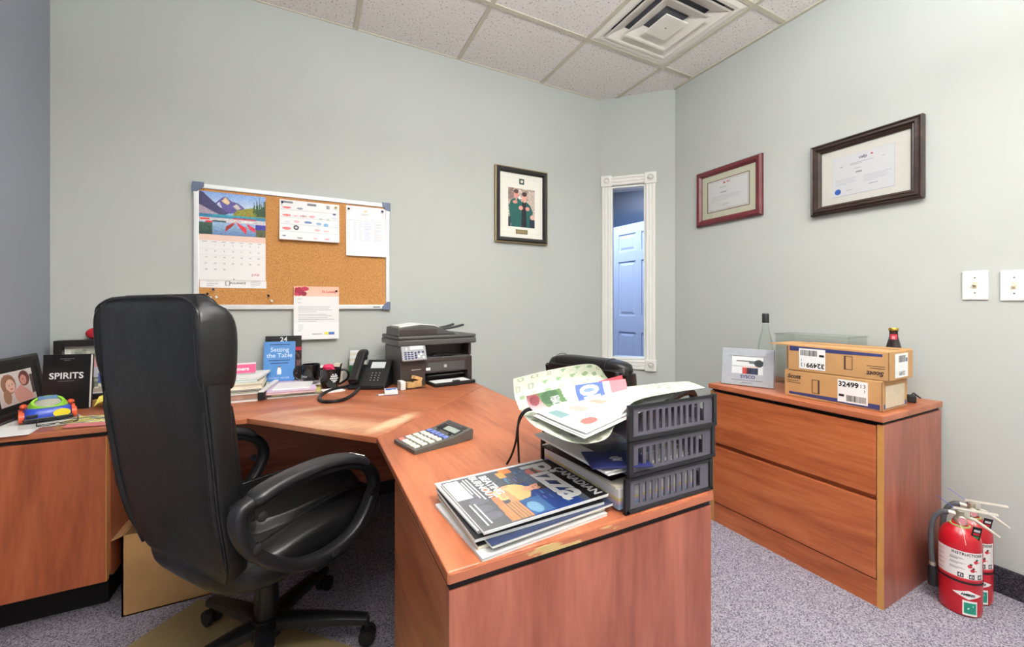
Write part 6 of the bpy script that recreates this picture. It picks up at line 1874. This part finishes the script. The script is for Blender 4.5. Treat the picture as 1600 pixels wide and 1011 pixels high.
def carton(label, x0, x1, y0, y1, z0, h, rz, flip, flap=False):
    t = thing('cardboard_box', label, 'cardboard box', ((x0 + x1)/2, (y0 + y1)/2, z0), rz, 'cartons stacked on the filing cabinet')
    w, d = (x1 - x0)/2, (y1 - y0)/2
    MB().box(-w, w, -d, d, 0, h, 0.004).build('carton', 'card', t)
    # front face looks to -X: frame with local x -> -Y, y -> Z, z -> -X ; flipped boxes stand on their heads
    R = Matrix.Rotation(-PI/2, 4, 'Z') @ Matrix.Rotation(PI/2, 4, 'X') @ Matrix.Rotation(PI if flip else 0, 4, 'Z')
    B = Matrix.Translation((-w - 0.0005, 0, h/2)) @ R
    def put(o):
        o.matrix_local = B @ o.matrix_local
        return o
    def slab(xa, xb, ya, yb, mat, name, zz=0.0003):
        o = MB().box(xa, xb, ya, yb, 0, zz).build(name, mat, t)
        o.matrix_local = B
        return o
    def bpoly(pts, mat, name, zz=0.0003):
        o = MB().prism(pts, 0, zz).build(name, mat, t)
        o.matrix_local = B
        return o
    hh = h/2
    bpoly([(-d + 0.020, -hh + 0.012), (d - 0.008, -hh + 0.006), (d - 0.008, -hh + 0.026), (-d + 0.020, -hh + 0.022)], plain('navy_print', (52, 58, 108), 0.6, var=0.1), 'blue_band')
    slab(0.030, 0.128, -hh + 0.014, hh - 0.012, 'paper', 'shipping_label', 0.0008)
    def tx(s_, size, mat, x, y, **k):
        o = text(s_, size, mat, t, (0, 0, 0), **k)
        o.matrix_local = B @ Matrix.Translation((x, y, 0.0012))
        return o
    tx('32499', 0.027, 'ink', 0.066, hh - 0.030, bold=0.0008)
    tx('13', 0.021, 'ink', 0.112, hh - 0.030)
    tx('1', 0.016, 'ink', 0.118, hh - 0.049)
    m = MB()
    rr = random.Random(5)
    x = 0.060
    while x < 0.122:
        w2 = rr.choice((0.0008, 0.0014, 0.0022))
        m.box(x, x + w2, -hh + 0.020, -hh + 0.044, 0.0008, 0.0011)
        x += w2 + rr.choice((0.0009, 0.0016))
    o = m.build('barcode', 'ink', t); o.matrix_local = B
    slab(0.034, 0.052, -hh + 0.036, -hh + 0.045, 'ink', 'label_block', 0.0012)
    m = MB()
    m.box(-0.062, -0.060, -hh + 0.030, hh - 0.030, 0, 0.0006).box(-0.040, -0.034, -hh + 0.030, hh - 0.030, 0, 0.0006).box(-0.062, -0.034, hh - 0.031, hh - 0.029, 0, 0.0006).box(-0.062, -0.034, -hh + 0.029, -hh + 0.031, 0, 0.0006)
    o = m.build('dispenser_drawing', 'ink_brown', t); o.matrix_local = B
    tx('Scott', 0.024, 'ink_brown', -d + 0.040, hh - 0.026, bold=0.0008, shear=0.2)
    for k, (ya, w2) in enumerate(((hh - 0.046, 0.045), (hh - 0.054, 0.055))):
        slab(-d + 0.012, -d + 0.012 + w2, ya, ya + 0.002, 'ink_brown', 'small_print')
    # end label, facing the camera (-Y)
    R2 = Matrix.Translation((0, -d - 0.0005, h/2)) @ Matrix.Rotation(PI/2, 4, 'X') @ Matrix.Rotation(PI if flip else 0, 4, 'Z')
    if flip:
        o = MB().box(-0.055, 0.062, -hh + 0.012, hh - 0.010, 0, 0.0008).build('end_label', 'paper', t); o.matrix_local = R2
        o = text('32499', 0.022, 'ink_grey', t, (0, 0, 0), bold=0.0006); o.matrix_local = R2 @ Matrix.Translation((0.0, hh - 0.026, 0.0012))
        m = MB()
        x = -0.03
        while x < 0.03:
            w2 = rr.choice((0.0008, 0.0014, 0.0022))
            m.box(x, x + w2, -hh + 0.020, -hh + 0.045, 0.0008, 0.0011)
            x += w2 + rr.choice((0.0009, 0.0016))
        o = m.build('barcode', 'ink_grey', t); o.matrix_local = R2
        o = MB().box(-0.048, -0.036, -hh + 0.03, -hh + 0.045, 0.0008, 0.0011).build('label_block', 'ink_navy', t); o.matrix_local = R2
    else:
        o = MB().box(-w + 0.008, w - 0.012, -hh + 0.010, -hh + 0.028, 0, 0.0004).build('blue_band', plain('navy_print_end', (64, 72, 126), 0.6), t); o.matrix_local = R2
        o = MB().box(-w + 0.02, w - 0.03, -hh + 0.012, hh - 0.020, 0.0004, 0.0009).build('packing_tape', plain('pale_tape', (214, 196, 166), 0.25), t); o.matrix_local = R2
    MB().box(-0.012, 0.012, -d + 0.004, d - 0.004, h, h + 0.0006).build('top_seam_tape', 'card_dark', t)
    MB().box(-w - 0.0008, -w, -d + 0.0, -d + 0.0035, 0.004, h - 0.004).build('corner_crease', 'card_dark', t)
    if flap:
        MB().box(-w + 0.01, w - 0.01, d, d + 0.085, h - 0.006, h - 0.002).build('open_flap', 'card', t)
        MB().box(-w, w, d + 0.0002, d + 0.004, 0.006, h - 0.008).build('inner_flap', 'card_dark', t)
    return t
carton('lower cardboard carton standing upright with its number right way up', 1.893, 2.108, 0.722, 1.066, HCAB, 0.115, 0.02, False)
carton('upper cardboard carton lying upside down with an open end flap', 1.893, 2.110, 0.705, 1.052, HCAB + 0.1155, 0.112, 0.035, True, True)

ac = thing('acrylic_bin', 'clear plastic bin behind the cardboard cartons', 'bin', (2.235, 1.10, HCAB), 0)
m = MB()
x0, x1, y0, y1, hh = -0.075, 0.09, -0.16, 0.16, 0.255
m.box(x0, x1, y0, y1, 0, 0.003).box(x0, x0 + 0.003, y0, y1, 0, hh).box(x1 - 0.003, x1, y0, y1, 0, hh).box(x0, x1, y0, y0 + 0.003, 0, hh).box(x0, x1, y1 - 0.003, y1, 0, hh)
m.build('walls', 'clear', ac)
m = MB().box(x0 - 0.006, x1 + 0.006, y0 - 0.006, y0, hh - 0.006, hh).box(x0 - 0.006, x1 + 0.006, y1, y1 + 0.006, hh - 0.006, hh).box(x0 - 0.006, x0, y0, y1, hh - 0.006, hh).box(x1, x1 + 0.006, y0, y1, hh - 0.006, hh)
m.build('rim', 'clear', ac)
bp_ = MB().box(-0.02, 0.02, -0.045, 0.045, 0, 0.20, 0.002).build('blue_packet', 'ink_navy')
bp_.location = (2.19, 1.10, HCAB + 0.0035)
tag(bp_, 'dark blue packet standing in the clear bin', 'packet')
wp_ = MB().box(-0.03, 0.03, -0.08, 0.08, 0, 0.185, 0.002).build('white_packet', 'paper')
wp_.location = (2.255, 1.11, HCAB + 0.0035)
tag(wp_, 'white packet inside the clear bin', 'packet')

br_ = thing('beer_bottle', 'dark brown glass bottle with a gold cap behind the cartons', 'bottle', (2.245, 0.815, HCAB), 0)
MB().lathe([(0.034, 0.0), (0.036, 0.004), (0.036, 0.165), (0.030, 0.198), (0.0215, 0.235), (0.0150, 0.262), (0.0140, 0.284), (0.0155, 0.288), (0.0155, 0.292)], 28).build('glass', 'amber', br_, True)
MB().lathe([(0.0165, 0.290), (0.0170, 0.298), (0.0145, 0.302)], 24).build('cap', 'gold', br_, True)
aa = math.atan2(-0.815, -2.245)
cup_patch(br_, -0.011, 0.011, 0.246, 0.274, 0.0160, aa, 'ink_red', 'neck_label')
cup_patch(br_, -0.005, 0.005, 0.254, 0.266, 0.0164, aa, plain('pale_pink_ink', (236, 150, 160), 0.5), 'neck_emblem')

ad = thing('power_adapter', 'black plug with a curled lead on the cabinet by the cartons', 'adapter', tuple(Zp(1424, 628, HCAB)), 0.4)
MB().box(-0.018, 0.018, -0.014, 0.014, 0, 0.028, 0.004).build('plug', 'black_matt', ad)
MB().tube(smooth_path([(0.018, 0, 0.02), (0.045, -0.01, 0.030), (0.075, -0.02, 0.018), (0.095, -0.035, 0.004)], 6), 0.0028, 8).build('lead', 'black_matt', ad, True)

# ================================================================== FIRE EXTINGUISHERS
def extinguisher(loc, rz, label, front=True):
    t = thing('fire_extinguisher', label, 'fire extinguisher', loc, rz, 'fire extinguishers on the floor')
    R_ = 0.070
    MB().lathe([(0.060, 0.0), (0.066, 0.004), (R_ - 0.001, 0.016), (R_, 0.03), (R_, 0.265), (R_ - 0.004, 0.290), (0.052, 0.316), (0.030, 0.330), (0.024, 0.338)], 40).build('cylinder', 'red', t, True)
    def band(a0, a1, z0, z1, mat, name, dr=0.0012):
        MB().grid(lambda u, v: ((R_ + dr) * math.cos(a0 + (a1 - a0) * u), (R_ + dr) * math.sin(a0 + (a1 - a0) * u), z0 + (z1 - z0) * v), 24, 1).build(name, mat, t, True)
    band(-PI, PI, 0.128, 0.136, 'black_matt', 'strap', 0.002)
    # label wraps the front, which faces local -Y
    cv = Cv(130, 70, (232, 228, 224))
    cv.rect(0, 0.93, 1, 1, (206, 60, 70))
    for k in range(5):
        cv.lines(0.02, 0.12 + 0.17 * k, 0.24, 0.22 + 0.17 * k, 3, (176, 140, 140), seed=k)
    cv.rect(0.275, 0.1, 0.28, 0.92, (190, 150, 150))
    for k in range(3):
        cv.lines(0.32, 0.24 + 0.17 * k, 0.62, 0.34 + 0.17 * k, 3, (120, 116, 120), seed=k + 4)
    for u in (0.46, 0.66, 0.84):
        cv.rect(u, 0.76, u + 0.11, 0.92, (44, 44, 48)).ell(u + 0.055, 0.84, 0.035, 0.05, (230, 230, 230)).rect(u + 0.05, 0.80, u + 0.07, 0.9, (44, 44, 48))
    for u, v in ((0.80, 0.32), (0.73, 0.62), (0.68, 0.48)):
        cv.ell(u, v, 0.045, 0.06, (196, 40, 56)).ell(u + 0.02, v - 0.07, 0.03, 0.03, (60, 40, 44)).rect(u + 0.04, v, u + 0.09, v + 0.02, (206, 90, 96))
    cv.rect(0.90, 0.2, 1, 0.7, (222, 216, 212))
    a0, a1 = -PI/2 - 1.35, -PI/2 + 1.15
    cv.build('instruction_label', 1, 1, t, mat='print', fn=lambda u, v: ((R_ + 0.0012) * math.cos(a0 + (a1 - a0) * u), (R_ + 0.0012) * math.sin(a0 + (a1 - a0) * u), 0.250 - 0.108 * v))
    o = text('INSTRUCTIONS', 0.0135, 'ink', t, (0, 0, 0), bold=0.0004, spacing=1.1)
    def wrap(o, ac_, zc):
        for p in o.data.vertices:
            a = ac_ + p.co.x / R_
            zz = zc + p.co.y
            p.co = Vector(((R_ + 0.0020) * math.cos(a), (R_ + 0.0020) * math.sin(a), zz))
    wrap(o, -PI/2 + 0.28, 0.240)
    m = MB().prism([(-0.050, 0.0), (0.0, -0.017), (0.050, 0.0), (0.0, 0.017)], 0, 0.0001)
    bmesh.ops.subdivide_edges(m.bm, edges=list(m.bm.edges), cuts=5, use_grid_fill=True)
    o = m.build('brand_diamond', 'paper', t)
    for p in o.data.vertices:
        a = -PI/2 + 0.28 + p.co.x / R_
        p.co = Vector(((R_ + 0.0012) * math.cos(a), (R_ + 0.0012) * math.sin(a), 0.088 + p.co.y))
    o = text('AMEREX', 0.012, 'ink', t, (0, 0, 0), bold=0.0006)
    wrap(o, -PI/2 + 0.28, 0.088)
    band(-PI/2 + 0.02, -PI/2 + 0.72, 0.010, 0.066, 'paper', 'sticker_border', 0.0012)
    band(-PI/2 + 0.08, -PI/2 + 0.66, 0.018, 0.059, plain('teal_sticker', (30, 140, 118), 0.5), 'sticker', 0.0020)
    o = MB().box(-0.012, 0.012, -0.002, 0.002, 0, 0.0004).build('sticker_mark', 'paper', t, loc=(0.026, -0.0665, 0.042), rot=(PI/2, -0.6, 0.4))
    MB().lathe([(0.034, 0.326), (0.034, 0.332), (0.025, 0.333)], 28).build('neck_ring', plain('yellow_green_ring', (176, 190, 120), 0.5), t, True)
    MB().lathe([(0.020, 0.333), (0.021, 0.352), (0.016, 0.356), (0.016, 0.384), (0.010, 0.388)], 20).build('valve', 'brass', t, True)
    g = MB().lathe([(0.017, 0), (0.018, 0.010), (0.015, 0.013)], 20).build('pressure_gauge', 'brass', t, True, loc=(0.004, -0.018, 0.352), rot=(PI/2, 0, 0))
    MB().lathe([(0.0135, 0.0), (0.0135, 0.0008)], 20).build('gauge_dial', plain('pink_dial', (206, 140, 150), 0.4), g, loc=(0, 0, 0.0132))
    # levers point to +X
    MB().box(-0.022, 0.115, -0.011, 0.011, 0, 0.006, 0.002).build('upper_lever', 'lever', t, loc=(0, 0, 0.388), rot=(0, math.radians(-4), 0))
    MB().tube([(0.006, 0, 0.366), (0.045, 0, 0.360), (0.085, 0, 0.338), (0.118, 0, 0.316)], [0.006, 0.007, 0.0055, 0.005], 8).build('carry_handle', 'lever', t, True)
    MB().box(-0.004, 0.030, -0.009, 0.009, 0.366, 0.390, 0.002).build('lever_bracket', 'lever', t)
    # hose on the -X side
    MB().lathe([(0.009, 0), (0.009, 0.026)], 14).build('hose_fitting', 'lever', t, True, loc=(-0.012, 0, 0.368), rot=(0, -PI/2, 0))
    P = smooth_path([(-0.036, 0, 0.368), (-0.060, 0, 0.362), (-0.084, -0.004, 0.330), (-0.093, -0.006, 0.27), (-0.092, -0.006, 0.20), (-0.088, -0.006, 0.150)], 6)
    MB().tube(P, 0.0105, 12).build('hose', 'rubber', t, True)
    MB().lathe([(0.0125, 0.140), (0.0125, 0.154)], 16).build('hose_ferrule', 'brass', t, True, loc=(-0.088, -0.006, 0))
    MB().lathe([(0.017, 0.060), (0.0165, 0.12), (0.012, 0.141)], 18).build('nozzle', 'black_matt', t, True, loc=(-0.088, -0.006, 0))
    # inspection tag and seal
    tg = MB().box(-0.015, 0.015, -0.0006, 0.0006, -0.070, 0.0, 0).build('inspection_tag', 'gap', t, loc=(0.050, -0.046, 0.348), rot=(0.2, 0.10, 0.35))
    for k, c in enumerate(('ink_silver', 'green', 'red_soft', 'ink_silver')):
        MB().box(-0.010, 0.010, -0.0010, -0.0006, -0.062 + k * 0.014, -0.053 + k * 0.014).build('tag_mark', c, tg)
    MB().tube([(-0.075, -0.004, 0.425), (-0.03, -0.006, 0.398), (0.0, -0.010, 0.380)], 0.0013, 6).build('pull_seal', 'blue_seal', t, True)
    MB().tube([(-0.004, -0.034, 0.35), (0.006, -0.060, 0.315), (0.012, -0.074, 0.278)], 0.0009, 5).build('tag_string', 'paper_cream', t, True)
    return t
ex1 = extinguisher((2.107, 0.578, 0), math.radians(-70), 'red fire extinguisher in front, nearest the cabinet corner')
ex2 = extinguisher((2.228, 0.582, 0), math.radians(-70), 'red fire extinguisher behind, nearest the right wall')

ex1.scale = ex2.scale = (0.79, 0.79, 0.92)
# ================================================================== ON THE FLOOR
mt_ = MB()
mt_.prism([(0, 0), (1.25, 0), (1.25, 0.86), (0, 0.86)], 0, 0.003)
o = mt_.build('chair_mat', 'mat_tan')
o.location = (-1.24 + 0.02, 1.02, 0.0005)
o.rotation_euler = (0, 0, math.radians(45))
o.location = (-0.36 - 1.25 * math.cos(PI/4) + 0.86 * math.sin(PI/4), 1.88 - 1.25 * math.sin(PI/4) - 0.86 * math.cos(PI/4), 0.0005)
tag(o, 'tan chair mat on the carpet under the executive chair', 'mat')
cb = thing('open_carton', 'plain open cardboard carton under the credenza behind the chair', 'cardboard box', (-0.40, 2.07, 0), 0)
w, d, h = 0.185, 0.175, 0.285
m = MB()
m.box(-w, w, -d, -d + 0.005, 0, h).box(-w, w, d - 0.005, d, 0, h).box(-w, -w + 0.005, -d, d, 0, h).box(w - 0.005, w, -d, d, 0, h).box(-w, w, -d, d, 0, 0.005)
m.build('carton', 'card', cb)
MB().box(-0.045, 0, -d, d, 0, 0.004).build('flap', 'card', cb, loc=(-w + 0.002, 0, h), rot=(0, -0.35, 0))
